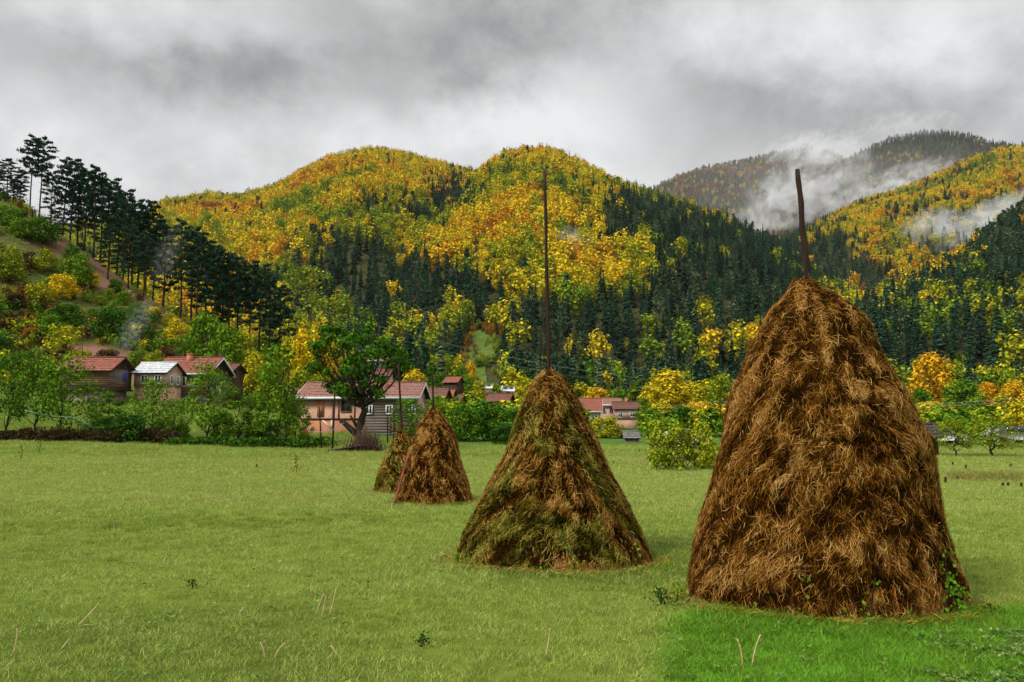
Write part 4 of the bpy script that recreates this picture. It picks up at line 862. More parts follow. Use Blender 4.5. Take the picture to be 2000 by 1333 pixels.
# bushes and trees of the valley floor
for a_ in [('bush', 'green bush right of the rusty haystack, nearest to it', 'bush0', 905, 70, 790, 75, .22), ('bush', 'wide dark green bush in the thicket between the two cone stacks', 'bush1', 955, 72, 785, 90, .18), ('bush', 'green bush of the thicket just beside the mossy cone stack', 'bush2', 1000, 71, 800, 80, .2), ('bush', 'small leafy bush at the field edge of the thicket', 'bush0', 985, 66, 830, 60, .08)]: T(*a_, 'bush', 'thicket behind the haystacks')
T('tree', 'small green tree standing just behind the rusty haystack', 'slim0', 797, 63, 775, 75, .26)
T('tree', 'green tree right of the long house gable', 'orchard2', 850, 80, 775, 60, .3)
T('tree', 'round golden tree above the roof of the long house', 'round0', 806, 150, 724, 62, .66)
T('shrub', 'left yellow green shrub of the two standing out in the field', 'bush0', 1303, 34, 822, 92, .42, 'bush')
T('shrub', 'right yellow green shrub of the two standing out in the field', 'bush2', 1366, 34.5, 830, 84, .46, 'bush')
T('shrub', 'yellow leaved bush below the three village houses', 'bush1', 1183, 80, 815, 70, .5, 'bush')
T('shrub', 'dark green bush next to the little grey shed', 'bush2', 1218, 82, 838, 55, .15, 'bush')
T('shrub', 'green bush above the little grey shed', 'bush0', 1272, 100, 800, 50, .25, 'bush')
T('tree', 'dark green round tree behind the two field shrubs', 'round1', 1335, 95, 795, 65, .12)
T('tree', 'bright green young tree beside the village houses', 'slim1', 1258, 105, 780, 45, .28)
for i, (x, Y, tp, wd, ti, key) in enumerate([(1310, 210, 728, 90, .62, 'tall0'), (1275, 200, 752, 60, .6, 'tall1'), (1350, 215, 748, 70, .6, 'tall1'), (1385, 200, 745, 70, .52, 'tall0'), (1410, 190, 735, 60, .42, 'round2'), (1240, 230, 755, 55, .42, 'round0'), (1210, 220, 760, 50, .3, 'round1'), (1165, 220, 758, 60, .7, 'round2'), (1135, 230, 750, 55, .5, 'tall0'), (1290, 150, 790, 60, .55, 'round0'), (1365, 150, 785, 70, .68, 'round1'), (1415, 140, 790, 60, .5, 'round2'), (1240, 150, 800, 40, .5, 'round1')]):
    T('valley_tree', ['tallest golden tree of the row behind the village houses', 'golden tree just left of the tallest golden one', 'golden tree just right of the tallest golden one', 'yellow green tall tree near the edge of the largest stack', 'pale green tree at the edge of the largest stack, wires before it', 'yellow green tree above the village houses', 'round green tree directly above the village houses', 'orange tree over the roof of the village house by the mossy stack', 'yellow tree next to the tip of the mossy cone stack', 'low yellow tree right of the village houses', 'rusty orange tree behind the two field shrubs', 'yellow tree beside the largest stack, below the wires', 'small yellow tree at the end of the village houses'][i], key, x, Y, tp, wd, ti, 'tree', 'autumn trees on the valley floor')
for i, (x, Y, tp, wd, ti, key) in enumerate([(1826, 210, 697, 92, .76, 'round0'), (1882, 200, 742, 75, .28, 'round1'), (1932, 205, 748, 50, .78, 'round2'), (1985, 200, 748, 62, .74, 'round0'), (1868, 46.5, 818, 78, .40, 'orchard1'), (1942, 45.5, 812, 112, .40, 'orchard3'), (1815, 120, 785, 70, .6, 'round1'), (1850, 130, 795, 60, .52, 'round2'), (1905, 140, 780, 60, .35, 'round0'), (1960, 140, 775, 60, .52, 'tall0'), (1995, 90, 785, 60, .58, 'tall1'), (1890, 110, 805, 60, .48, 'round1'), (1800, 180, 760, 50, .22, 'round2'), (1850, 240, 720, 60, .2, 'tall1'), (1960, 240, 725, 70, .3, 'round1')]):
    T('valley_tree', ['round orange tree beside the largest stack', 'green tree right of the round orange one', 'small orange tree between the two green ones', 'orange tree at the picture edge', 'small yellow green tree with leaning trunk at the far field edge', 'wide yellow green tree with dark trunk at the far field edge', 'yellow orange tree touching the largest stack outline', 'yellow tree behind the small tree with leaning trunk', 'green yellow tree below the small orange one', 'tall yellow green tree behind the wide field edge tree', 'yellow tree with bare pole beside it at the picture edge', 'low yellow tree between the two field edge trees', 'dark green tree at the outline of the largest stack', 'dark green tree behind the round orange one', 'green tree above the orange tree at the picture edge'][i], key, x, Y, tp, wd, ti, 'tree', 'autumn trees at the far edge of the field')
for i, (x, Y, tp, wd, ti, key) in enumerate([(590, 118, 650, 55, .66, 'tall0'), (630, 140, 640, 60, .7, 'tall1'), (560, 128, 665, 50, .5, 'round0'), (655, 170, 680, 60, .66, 'round1'), (470, 125, 650, 60, .5, 'round2'), (440, 112, 640, 75, .3, 'round0'), (400, 118, 612, 80, .28, 'round1'), (500, 108, 690, 60, .52, 'round2'), (530, 105, 715, 60, .4, 'round0'), (590, 100, 720, 60, .42, 'tall1'), (625, 105, 735, 50, .36, 'round1')]):
    T('hill_tree', ['golden tree at the foot of the pine hill', 'orange tree left of the crown of the gnarled tree', 'yellow green tree below the last pines', 'orange tree peeping out above the gnarled crown', 'yellow tree on the slope above the tiled house', 'green tree on the slope just above the tiled house', 'broad bright green tree under the pines', 'brownish yellow tree low on the slope behind the orchard', 'green tree behind the tall upright orchard tree', 'tall yellow green tree behind the end of the orchard', 'green tree above the little orange roofed shed'][i], key, x, Y, tp, wd, ti, 'tree', 'trees at the foot of the pine hill')
for i, (x, Y, tp, wd, ti) in enumerate([(915, 190, 738, 40, .25), (885, 150, 770, 50, .3), (935, 170, 745, 36, .5), (918, 260, 708, 30, .72), (965, 200, 750, 50, .4), (1010, 180, 755, 50, .58), (860, 210, 730, 40, .2), (985, 140, 790, 50, .22), (1120, 130, 780, 50, .3), (900, 230, 715, 35, .3), (845, 230, 715, 35, .12), (1030, 210, 740, 45, .5)]):
    T('village_tree', ['small green tree by the upper hut', 'green tree below the upper hut', 'yellow green tree between the hut and the white caravan', 'small bright orange tree under the clearing', 'green yellow tree near the white caravan', 'yellow tree at the shoulder of the mossy stack', 'dark green tree left of the upper hut', 'green tree next to the lone tiled roof', 'green tree behind the edge of the mossy stack, by the village houses', 'green tree under the meadow clearing', 'dark tree above the golden round tree', 'yellow tree behind the tip of the mossy stack'][i], 'round%d' % (i % 3), x, Y, tp, wd, ti, 'tree', 'trees between the village houses')
# shrubs on the pine hill
ORD = 'first second third fourth fifth sixth seventh eighth ninth tenth eleventh twelfth thirteenth fourteenth fifteenth sixteenth seventeenth eighteenth nineteenth twentieth twenty-first twenty-second twenty-third twenty-fourth twenty-fifth twenty-sixth twenty-seventh twenty-eighth'.split()
HB = [(20, 150, .26, 4.5), (45, 148, .3, 4.5), (90, 140, .45, 5), (75, 125, .5, 5), (120, 132, .66, 4), (150, 140, .28, 5), (175, 142, .62, 4), (60, 108, .9, 4), (100, 110, .25, 4.5), (30, 118, 1.04, 5), (215, 118, .12, 4.5), (285, 122, .14, 5), (240, 140, .3, 4), (300, 138, .6, 3.5), (140, 150, .2, 5), (10, 130, .4, 5), (225, 145, .18, 5), (345, 130, .6, 4), (330, 138, .5, 4.5), (180, 128, .3, 3), (370, 122, .28, 4), (50, 95, .2, 3.5), (160, 98, .45, 3.5),
      (270, 105, .3, 3.5), (420, 100, .62, 3.5), (210, 100, 1.02, 3), (300, 104, .45, 3), (130, 118, .18, 4), (5, 100, .1, 4), (460, 108, .9, 4), (400, 104, .3, 4), (520, 118, .55, 4), (265, 132, .18, 3), (80, 150, .2, 5), (195, 135, .4, 3.4), (355, 112, 1.02, 3), (110, 100, 1.04, 3.4), (480, 135, .3, 4), (540, 150, .4, 4), (575, 165, .62, 5)]
for i, (x, Y, ti, h_) in enumerate(HB):
    p = ground_px(x, Y); h_ = h_ * rng.choice([.55, .75, 1.0]); tp = px(p + np.array([0, 0, h_ * rng.uniform(.8, 1.15)]))[1]
    hue = ('dark green' if ti < .22 else 'green' if ti < .36 else 'yellow green' if ti < .56 else 'golden' if ti < .8 else 'rusty brown'); nth = sum(1 for b in HB if b[0] < x and abs(b[2] - ti) < 9 and (lambda v: 'dark green' if v < .22 else 'green' if v < .36 else 'yellow green' if v < .56 else 'golden' if v < .8 else 'rusty brown')(b[2]) == hue)
    T('hill_shrub', '%s of the %s shrubs on the pine hill, from the left' % (ORD[nth], hue), 'bush%d' % (i % 3), x, Y, tp, h_ * 1.25 * F / Y, ti, 'bush', 'shrubs on the pine hill')
# low cover on the hill and in the valley (nobody could count it)
UB = [roundtree_mesh(600 + i, 1.6, 2.2, 130, .26, None, 8, .0) for i in range(3)]
n = 8500; Yv = np.concatenate([rng.uniform(84, 300, 6500), rng.uniform(90, 165, 2000)]); xp = np.concatenate([rng.uniform(-140, 2140, 6500), rng.uniform(-60, 560, 2000)]); Xv = (xp - 1000) / F * Yv; cov = fbm(Xv * .06, Yv * .06, 66, 3)
onhill = (xp < 560) & (Yv < 165); er_ = rng.random(n) > earth(Xv, Yv, xp) * 1.15; k = er_ & np.where(onhill, rng.random(n) < .15 + smooth(.42, .6, cov) * .5, rng.random(n) < smooth(.35, .55, cov) * .9) & ~((np.abs(xp - 700) < 150) & (Yv < 100)) & ~((np.abs(xp - 1195) < 65) & (Yv < 145) & (Yv > 75)) & ~((np.abs(xp - 300) < 190) & (Yv < 95)); Xv, Yv, cov, oh = Xv[k], Yv[k], cov[k], onhill[k]
tv = np.where(oh, np.where(rng.random(len(Xv)) < .4, rng.uniform(.94, 1.05, len(Xv)), rng.uniform(.08, .55, len(Xv))), np.clip(.32 + rng.normal(size=len(Xv)) * .17, .08, .75))
scatter('undergrowth', UB, np.stack([Xv, Yv, gz(Xv, Yv)], 1), np.where(oh, rng.uniform(.35, 1.3, len(Xv)), rng.uniform(.6, 2.0, len(Xv))), rng.uniform(0, 6.28, len(Xv)), tv, rng.integers(0, 3, len(Xv)), 'tangled undergrowth on the valley floor and the hill')
# hill grass
n = 26000; Yv = rng.uniform(66, 165, n); xp = rng.uniform(-60, 700, n); Xv = (xp - 1000) / F * Yv; tv = np.where(Yv > 84, np.clip(.40 + (fbm(Xv * .07, Yv * .07, 68) - .5) * 1.6 + rng.normal(size=n) * .14, .0, .70), .3); k = (rng.random(n) > earth(Xv, Yv, xp) * (.4 + 1.2 * vnoise(Xv * .9, Yv * .9, 70))) & (rng.random(n) < .3 + fbm(Xv * .3, Yv * .3, 69)); Xv, Yv, tv = Xv[k], Yv[k], tv[k]; n = len(Xv)
scatter('hill_grass', TUFTS, np.stack([Xv, Yv, gz(Xv, Yv)], 1), rng.uniform(3, 6.5, n), rng.uniform(0, 6.28, n), tv, rng.integers(0, 4, n), 'rough grass on the slope of the pine hill')
# ------------------------------------------------------------------ the pines along the hill
def black_pine(seed, H=18.0, Wd=7.0, clear=.42, nbr=34, nl=2300):
    r = np.random.default_rng(seed); mb = MB(); lean = r.normal(size=2) * .25
    pts = np.array([(lean[0] * f + r.normal() * .05, lean[1] * f + r.normal() * .05, -1.0 + (H + .6) * f) for f in np.linspace(0, 1, 9)]); mb.tube(pts, np.linspace(.26, .05, 9), 8); C = []; N = []
    for i in range(nbr):
        f = clear + (1 - clear) * (i / nbr) ** .9; z = H * f; a = i * 2.4 + r.random(); prof = math.sin(math.pi * min(1, .22 + .72 * (f - clear) / (1 - clear))) ** .6; L = Wd * .5 * prof * r.uniform(.55, 1.1) + .3
        b0 = np.array([lean[0] * f, lean[1] * f, z]); e_ = b0 + np.array([math.cos(a) * L, math.sin(a) * L, L * r.uniform(-.05, .28)]); mb.tube([b0, (b0 + e_) / 2 + [0, 0, -.12], e_], [.07, .045, .02], 4, False)
        m_ = int(nl / nbr); s_ = .35 + .65 * r.random(m_); c = b0 + (e_ - b0) * s_[:, None]; C.append(c + r.normal(size=(m_, 3)) * np.array([.33, .33, .14]) * (0.5 + L / Wd))
    for i in range(5):
        f = r.uniform(.15, clear); a = r.random() * 6.28; b0 = np.array([0, 0, H * f]); mb.tube([b0, b0 + [math.cos(a) * 1.2, math.sin(a) * 1.2, .1]], [.035, .01], 4, False)
    C = np.concatenate(C); V, q = leaf_faces(C, .34, r, .75, 1.7)
    return mb.mesh('trunk', PINEBARK, True), mesh('crown', V, [q], NEEDLE, {'rnd': ('FACE', r.random(len(C)))})
PP = [black_pine(700, 19, 7, .5), black_pine(701, 17, 7.5, .30, 40), black_pine(702, 18, 6, .40), black_pine(703, 15, 7, .22, 44)]
HPP = (19, 17, 18, 15)
PL = [(12, 168, 312, 0), (38, 172, 335, 2), (57, 164, 268, 0), (76, 165, 272, 0), (-10, 165, 330, 1), (25, 180, 350, 3), (98, 168, 340, 1), (122, 162, 308, 2), (136, 164, 310, 1), (150, 170, 345, 3), (165, 162, 330, 1), (182, 160, 328, 2), (196, 168, 350, 1), (212, 160, 350, 0), (228, 164, 375, 2), (240, 158, 372, 0), (256, 166, 392, 1), (283, 160, 393, 2), (268, 172, 420, 3), (298, 166, 420, 1),
      (210, 150, 440, 3), (105, 155, 410, 3), (250, 152, 440, 3), (280, 152, 460, 2), (318, 160, 440, 3),
      (352, 152, 432, 2), (372, 156, 450, 1), (382, 150, 455, 0), (400, 158, 465, 1), (415, 150, 485, 2), (432, 160, 490, 3), (445, 152, 500, 1), (462, 160, 500, 2), (486, 155, 512, 0), (505, 160, 520, 1), (525, 165, 540, 2), (545, 170, 560, 3)]
for i, (x, Y, tp, kk) in enumerate(PL):
    p = ground_px(x, Y); H = P(x, tp, Y)[2] - p[2]; s_ = H / HPP[kk]
    lab = {2: 'tallest pine on the skyline of the hill, left one of the pair', 3: 'tallest pine on the skyline of the hill, right one of the pair', 25: 'slim pine standing apart right of the dense row of pines', 27: 'flat topped dark pine in the lower group of pines', 36: 'last small pine at the lower end of the row'}.get(i, '%s dark pine from the left in the %s group on the hill' % (ORD[sum(1 for b in PL if b[0] < x and (b[0] < 320) == (x < 320))], 'upper' if x < 320 else 'lower'))
    o = tag(ob('pine_tree', None, loc=p, rot=(0, 0, rng.uniform(0, 6.28)), scale=(max(s_, .75) * .82,) * 2 + (s_,)), lab, 'pine', 'dark pines along the hill')
    ob('trunk', PP[kk][0], o); c = ob('crown', PP[kk][1], o); c['tint'] = float(rng.uniform(.1, .75))
# ------------------------------------------------------------------ houses
def tilemat(name, c1, c2, c3):
    m, t = newmat(name); tcn = t.node('ShaderNodeTexCoord'); br = t.node('ShaderNodeTexBrick'); t.l.new(tcn.outputs['UV'], br.inputs['Vector'])
    n = t.noise(tcn.outputs['Object'], 1.6, 5, .65); n2_ = t.noise(tcn.outputs['Object'], 11, 3, .6)
    br.inputs['Scale'].default_value = 1.0; br.inputs['Brick Width'].default_value = .26; br.inputs['Row Height'].default_value = .33; br.inputs['Mortar Size'].default_value = .025; br.inputs['Bias'].default_value = 0
    br.inputs['Color1'].default_value = (*c1, 1); br.inputs['Color2'].default_value = (*c2, 1); br.inputs['Mortar'].default_value = (*[v * .35 for v in c1], 1)
    col = t.mix(t.ramp(n, [(.42, (0, 0, 0)), (.7, (1, 1, 1))]), br.outputs[0], (*c3, 1)); col = t.mix(.5, col, t.ramp(n2_, [(.3, (.4, .4, .4)), (.7, (1.4, 1.4, 1.4))]), 'MULTIPLY')
    return finish(t, m, col, .85, .2, br.outputs['Fac'], -.6, .04)
TILE_RED = tilemat('roof_tiles_red', (.40, .125, .075), (.29, .085, .055), (.20, .095, .07))
TILE_OLD = tilemat('roof_tiles_old', (.27, .10, .07), (.20, .075, .055), (.12, .075, .06))
TILE_PINK = tilemat('roof_tiles_pink', (.42, .19, .14), (.33, .14, .10), (.26, .16, .13))
TIN = noisy('roof_tin', (.42, .45, .46), (.62, .65, .66), 1.5, .45, .5)
def boardmat(name, c1, c2, h=.2, vert=False):
    m, t = newmat(name); tcn = t.node('ShaderNodeTexCoord'); mp = t.node('ShaderNodeMapping'); t.l.new(tcn.outputs['Object'], mp.inputs[0]); mp.inputs['Scale'].default_value = (8, 8, .5) if vert else (.5, .5, 9)
    n = t.noise(mp.outputs[0], 1.0, 5, .7); n2_ = t.noise(tcn.outputs['Object'], .8, 3)
    return finish(t, m, t.ramp(t.m('ADD', t.m('MULTIPLY', n, .7), t.m('MULTIPLY', n2_, .3)), [(.33, c1), (.66, c2)]), .9, .1, n, .8, .03)
PLANK_GREY = boardmat('planks_grey', (.055, .045, .038), (.22, .185, .15)); PLANK_BROWN = boardmat('planks_brown', (.06, .032, .016), (.24, .14, .075)); PLANK_DARK = boardmat('planks_dark', (.018, .010, .006), (.09, .05, .03), vert=True)
CLAY = noisy('clay_wall', (.36, .19, .12), (.52, .31, .21), 1.6); CLAY_PALE = noisy('clay_pale', (.36, .23, .16), (.52, .36, .27), 2.2); BRICKW = noisy('orange_wall', (.34, .13, .065), (.48, .22, .115), 2)
WHITE = noisy('white_paint', (.55, .55, .54), (.74, .74, .72), 3); DARKGLASS, tt_ = newmat('window_glass'); finish(tt_, DARKGLASS, (.02, .025, .03, 1), .08, .6)
BLUE = noisy('blue_paint', (.05, .09, .33), (.10, .16, .5), 4); REDP = noisy('red_curtain', (.35, .03, .02), (.5, .06, .05), 6); STONE = noisy('plinth', (.16, .12, .09), (.32, .25, .2), 4)
def roof_plane(corners, nrow, mat, name, parent, thick=.09):
    """corners: eave a, eave b, ridge b, ridge a; tile courses stepped like shingles"""
    a, b, c, d = [np.array(v, float) for v in corners]; nrm = np.cross(b - a, d - a); nrm /= np.linalg.norm(nrm); nrm = nrm if nrm[2] > 0 else -nrm
    ncol = max(6, int(np.linalg.norm(b - a) / .26)); Lx, Ly = np.linalg.norm(b - a), np.linalg.norm(d - a); V = []; Q = []; UV = []
    for r_ in range(nrow):
        f0, f1 = r_ / nrow, (r_ + 1.12) / nrow
        for j in range(ncol + 1):
            s = j / ncol; w_ = math.sin(j * math.pi) * 0 + (.018 if j % 2 else -.012) + rng.normal() * .006
            lo, hi = a + (b - a) * s, d + (c - d) * s
            V += [lo + (hi - lo) * f0 + nrm * (thick + .035 + w_), lo + (hi - lo) * min(f1, 1) + nrm * (thick + w_ - .01)]; UV += [(s * Lx, f0 * Ly), (s * Lx, f1 * Ly)]
        o_ = r_ * (ncol + 1) * 2; Q += [(o_ + j * 2, o_ + j * 2 + 2, o_ + j * 2 + 3, o_ + j * 2 + 1) for j in range(ncol)]
    me = mesh(name, V, [np.array(Q)], mat); uv = me.uv_layers.new(name='UVMap'); li = np.array(Q).ravel(); uv.data.foreach_set('uv', np.array(UV, np.float32)[li].ravel()); ob(name, me, parent)
    return MB().slab([a, b, c, d], nrm * thick * .8)
def house(name, label, x, Y, wl_, dp, hw, rh, rot, wall, tiles, oh=.45, low=None, gable=None, wins=(), base_y=None, eave=None, chim=None, cat='house', ends=(), group=None, sink=2.5, mats=None):
    """long side along local x (facing -y), gables at the ends; hw wall height, rh roof rise; wins: (x, z, w, h, frame)"""
    p = ground_px(x, Y)
    if base_y is not None: p[2] = P(x, base_y, Y)[2]
    root = tag(ob(name, None, loc=p, rot=(0, 0, math.radians(rot))), label, cat, group); hx, hy = wl_ / 2, dp / 2
    z0 = low[0] if low else 0
    if low: MB().box(-hx + .12, hx - .12, -hy + .12, hy - .12, -sink, z0 + .01).build('lower_wall', low[1], root)
    MB().box(-hx, hx, -hy, hy, z0 if low else -sink, hw).build('wall', wall, root)
    for s in (-1, 1):
        g_ = MB(); X0, X1 = s * hx, s * (hx - .12); g_.add([(X0, -hy, hw), (X0, hy, hw), (X0, 0, hw + rh), (X1, -hy, hw), (X1, hy, hw), (X1, 0, hw + rh)], [(0, 1, 4, 3), (1, 2, 5, 4), (2, 0, 3, 5)], [(0, 1, 2), (3, 4, 5)]); g_.build('gable', gable or wall, root)
    k = rh / hy; ez = hw - oh * k
    for s in (-1, 1):
        cor = [(-hx - oh, s * (hy + oh), ez), (hx + oh, s * (hy + oh), ez), (hx + oh, 0, hw + rh), (-hx - oh, 0, hw + rh)]
        ro = roof_plane(cor, max(4, int(math.hypot(hy + oh, rh) / .36)), tiles, 'roof_tiles', root).build('roof_boards', PLANK_DARK, root)
        if eave: MB().box(-hx - oh - .03, hx + oh + .03, s * (hy + oh) - .04 if s > 0 else s * (hy + oh) - .07, s * (hy + oh) + .07 if s > 0 else s * (hy + oh) + .04, ez - .16, ez + .06).build('eave_board', eave, root)
    if eave:
        for s in (-1, 1):
            for s2 in (-1, 1):
                xa = s * (hx + oh); MB().slab([(xa, s2 * (hy + oh), ez - .14), (xa, s2 * (hy + oh), ez + .05), (xa, 0, hw + rh + .06), (xa, 0, hw + rh - .13)], (s * .06, 0, 0)).build('barge_board', eave, root)
    MB().tube([(-hx - oh, 0, hw + rh + .12), (hx + oh, 0, hw + rh + .12)], .11, 6).build('ridge_tiles', tiles, root)
    for (wx, wz, ww, wh, fm) in wins: window(root, wx, -hy, wz, ww, wh, fm)
    for (wy, wz, ww, wh, fm) in ends: window(root, wy, hx, wz, ww, wh, fm, True)
    for (cx, cy) in (chim or ()):
        zc = hw + rh * (1 - abs(cy) / hy); MB().box(cx - .25, cx + .25, cy - .22, cy + .22, zc - .3, zc + .75).box(cx - .31, cx + .31, cy - .28, cy + .28, zc + .751, zc + .85).build('chimney', BRICKW if tiles is not TIN else STONE, root)
    return root
def window(root, a, f, z, w_, h, fm, end=False):
    def bx(u0, u1, o0, o1, z0, z1): return (o0, o1, u0, u1, z0, z1) if end else (u0, u1, o0, o1, z0, z1)
    s = 1 if end else -1; o = lambda d0, d1: (f + s * d0, f + s * d1) if s > 0 else (f + s * d1, f + s * d0)
    pn = o(.012, .03); wn = MB().box(*bx(a - w_ / 2, a + w_ / 2, *pn, z, z + h)).build('window', DARKGLASS, root); fo = o(.031, .07); t_ = .1; mb = MB()
    for (u0, u1, z0, z1) in ((a - w_ / 2 - t_, a - w_ / 2, z - t_, z + h + t_), (a + w_ / 2, a + w_ / 2 + t_, z - t_, z + h + t_), (a - w_ / 2, a + w_ / 2, z - t_, z), (a - w_ / 2, a + w_ / 2, z + h, z + h + t_), (a - .035, a + .035, z, z + h)): mb.box(*bx(u0, u1, *fo, z0, z1))
    mb.build('frame', fm, wn)
def boards(root, x0, x1, z0, z1, f, h, mat, end=False, vert=False, skip=()):
    """boarding laid on a wall face, one joined part"""
    mb = MB(); n = int(((x1 - x0) if vert else (z1 - z0)) / h)
    for i in range(n):
        d = .03 + rng.random() * .02; e = rng.normal() * .02
        if vert: u0, u1, a0, a1 = x0 + i * h + .012, x0 + (i + 1) * h - .012, z0, z1 + e
        else: u0, u1, a0, a1 = x0 + e, x1 + e * .5, z0 + i * h + .012, z0 + (i + 1) * h - .012
        if end: mb.box(f + .003, f + d, u0, u1, a0, a1)
        else: mb.box(u0, u1, f - d, f - .003, a0, a1)
    mb.build('boarding', mat, root)
# left farmstead
h_ = house('barn', 'long wooden barn with red tiled roof on the slope above the orchard', 186, 80.5, 5.3, 3.6, 1.75, 1.15, -7, PLANK_GREY, TILE_RED, .45, None, PLANK_DARK, base_y=757, cat='barn', sink=.25, ends=[(.55, .65, .5, .75, BLUE)])
boards(h_, -2.6, 2.6, .1, 1.6, -1.8, .22, PLANK_BROWN); boards(h_, -1.7, 1.7, 0, .5, 2.65, .24, PLANK_BROWN, True)
MB().box(-2.5, 2.3, -1.5, 1.6, -3.2, -.26).build('lower_wall', STONE, h_); MB().box(-2.85, 2.85, -1.95, 1.85, -.36, -.25).build('floor_beam', PLANK_DARK, h_)
for dx_ in (-2.5, 0, 2.5): MB().tube([(dx_, -1.8, -3.2), (dx_, -1.8, -.36)], .09, 6).build('prop', PLANK_DARK, h_)
h_ = house('tin_roofed_house', 'small house with pale tin roof between the barn and the tiled house', 308, 83, 3.5, 3.1, 1.5, .95, -8, CLAY_PALE, TIN, .3, (-.0, CLAY), CLAY, base_y=757, wins=[(-.6, .4, .6, .7, WHITE), (.9, .4, .6, .7, WHITE)], ends=[(-.5, .35, .5, .75, WHITE), (.6, .35, .5, .75, WHITE)])
MB().box(-1.7, 1.7, -1.45, 1.45, -4, -.01).build('cellar_wall', CLAY, h_)
h_ = house('tiled_house', 'large farmhouse with red tiled roof and white eaves above the orchard', 378, 88, 5.6, 5.0, 2.5, 1.55, -6, PLANK_GREY, TILE_RED, .5, None, PLANK_DARK, eave=WHITE, base_y=772, wins=[(-1.8, .9, .7, .9, WHITE), (0, .9, .7, .9, WHITE), (1.8, .9, .7, .9, WHITE)], chim=[(-.3, -.6)], sink=4); boards(h_, -2.8, 2.8, .0, .8, -2.5, .22, PLANK_BROWN)
house('lean_to_shed', 'dark wooden shed attached behind the large tiled farmhouse', 446, 92, 2.0, 3.2, 2.3, .8, -6, PLANK_DARK, TILE_OLD, .35, base_y=765, cat='shed', sink=3)
# the long house: pink clay half and grey plank half under one roof
LH = house('long_house', 'long low house, half pink clay and half grey planks, behind the gnarled tree', 713, 72, 10.0, 5.4, 3.1, 1.15, -3, CLAY, TILE_PINK, .42, None, CLAY_PALE, eave=WHITE, base_y=842, chim=[(2.0, -1.1)], sink=2, ends=[(-.55, 3.05, .45, .75, WHITE), (.9, 1.6, .6, .8, WHITE)])
hy_ = -2.7
MB().box(.6, 5.03, hy_ - .05, hy_ - .002, -1.5, 3.0).build('plank_wall', PLANK_GREY, LH); boards(LH, .6, 5.05, -.6, 3.0, hy_ - .05, .24, PLANK_GREY)
MB().box(-4.98, .58, hy_ - .14, hy_ - .002, -1.5, 1.0).build('lower_wall', BRICKW, LH); MB().box(-5.05, .58, hy_ - .2, hy_ - .141, 1.0, 1.12).build('floor_beam', PLANK_DARK, LH)
MB().box(-3.6, -3.0, hy_ - .05, hy_ - .003, 1.25, 2.75).build('door', BRICKW, LH)
window(LH, -1.05, hy_ - .003, 1.75, .75, .9, PLANK_BROWN)
for xx in (-2.2, -1.7, -.3): MB().box(xx - .05, xx + .05, hy_ - .06, hy_ - .004, 1.13, 2.9).build('batten', PLANK_BROWN, LH)
MB().slab([(-3.1, hy_ - .2, .95), (-2.95, hy_ - .2, .95), (-2.2, hy_ - .2, .25), (-2.35, hy_ - .2, .25)], (0, .05, 0)).build('brace', WHITE, LH); MB().box(-2.3, -2.2, hy_ - .22, hy_ - .16, .2, .95).build('brace', WHITE, LH)
for wx in (1.0, 2.75, 4.75): window(LH, wx, hy_ - .11, 1.55, .42, .62, WHITE)
MB().box(2.85, 2.93, hy_ - .14, hy_ - .1, -.6, 2.2).build('post', PLANK_DARK, LH); boards(LH, 3.0, 5.0, -1.0, .9, hy_ - .12, .24, PLANK_BROWN)
gr = ground_px(757, 66); gt_ = tag(ob('garden_gate', None, loc=gr), 'rough pole gate standing before the plank wall of the long house', 'gate')
for zz_ in (.3, .65, 1.0, 1.35): MB().tube([(0, 0, zz_), (1.15, .05, zz_ + .06)], .03, 5).build('rail', POLEWOOD, gt_)
for xx in (0, 1.15): MB().tube([(xx, 0, -.2), (xx, 0, 1.7)], .045, 6).build('post', POLEWOOD, gt_)
# village
house('orange_shed', 'small shed with bright orange tiled roof left of the long house', 590, 90, 2.1, 2.6, 1.1, .55, 6, PLANK_DARK, TILE_PINK, .25, base_y=789, cat='shed')
house('upper_house', 'tin and tile roofed house glimpsed through the crown of the gnarled tree', 735, 150, 3.4, 4, 2.2, 1.3, 12, PLANK_GREY, TILE_PINK, .4, eave=WHITE, base_y=726, wins=[(0, .8, .7, .8, WHITE)])
house('white_house', 'pale house between the gnarled tree and the long house roof', 745, 110, 2.6, 3.2, 2.3, .9, 0, CLAY_PALE, TILE_OLD, .3, base_y=768, wins=[(-.3, 1.1, .8, 1.0, WHITE)])
house('small_house', 'old house with brown roof right of the long house gable', 853, 104, 2.6, 3.2, 1.5, 1.0, -8, PLANK_DARK, TILE_OLD, .35, base_y=797, sink=2)
house('small_house', 'little wooden house with red roof nearest to the thicket', 872, 112, 2.0, 3.0, 1.6, 1.1, -10, PLANK_GREY, TILE_RED, .3, base_y=800, sink=2, wins=[(0, .5, .4, .6, WHITE)])
house('small_house', 'low house with sloping brown roof at the end of the village lane', 893, 122, 1.7, 2.6, 1.2, .9, -20, PLANK_DARK, TILE_OLD, .3, base_y=800, sink=2)
h_ = house('upper_hut', 'log hut with red roof on the green slope under the clearing', 886, 170, 3.0, 3.0, 2.0, 1.0, -22, PLANK_DARK, TILE_RED, .4, base_y=765, cat='hut', sink=1.5)
house('lone_roof_house', 'house with wide brown tiled roof rising from the thicket', 978, 118, 2.9, 3.4, 1.1, .95, -14, PLANK_BROWN, TILE_OLD, .4, base_y=798, sink=1.5)
house('village_house', 'orange roofed village house touching the outline of the mossy stack', 1150, 128, 3.6, 4, 2.3, 1.75, -4, CLAY_PALE, TILE_RED, .35, eave=WHITE, base_y=829, sink=1.5, wins=[(.9, .6, .8, .8, WHITE)])
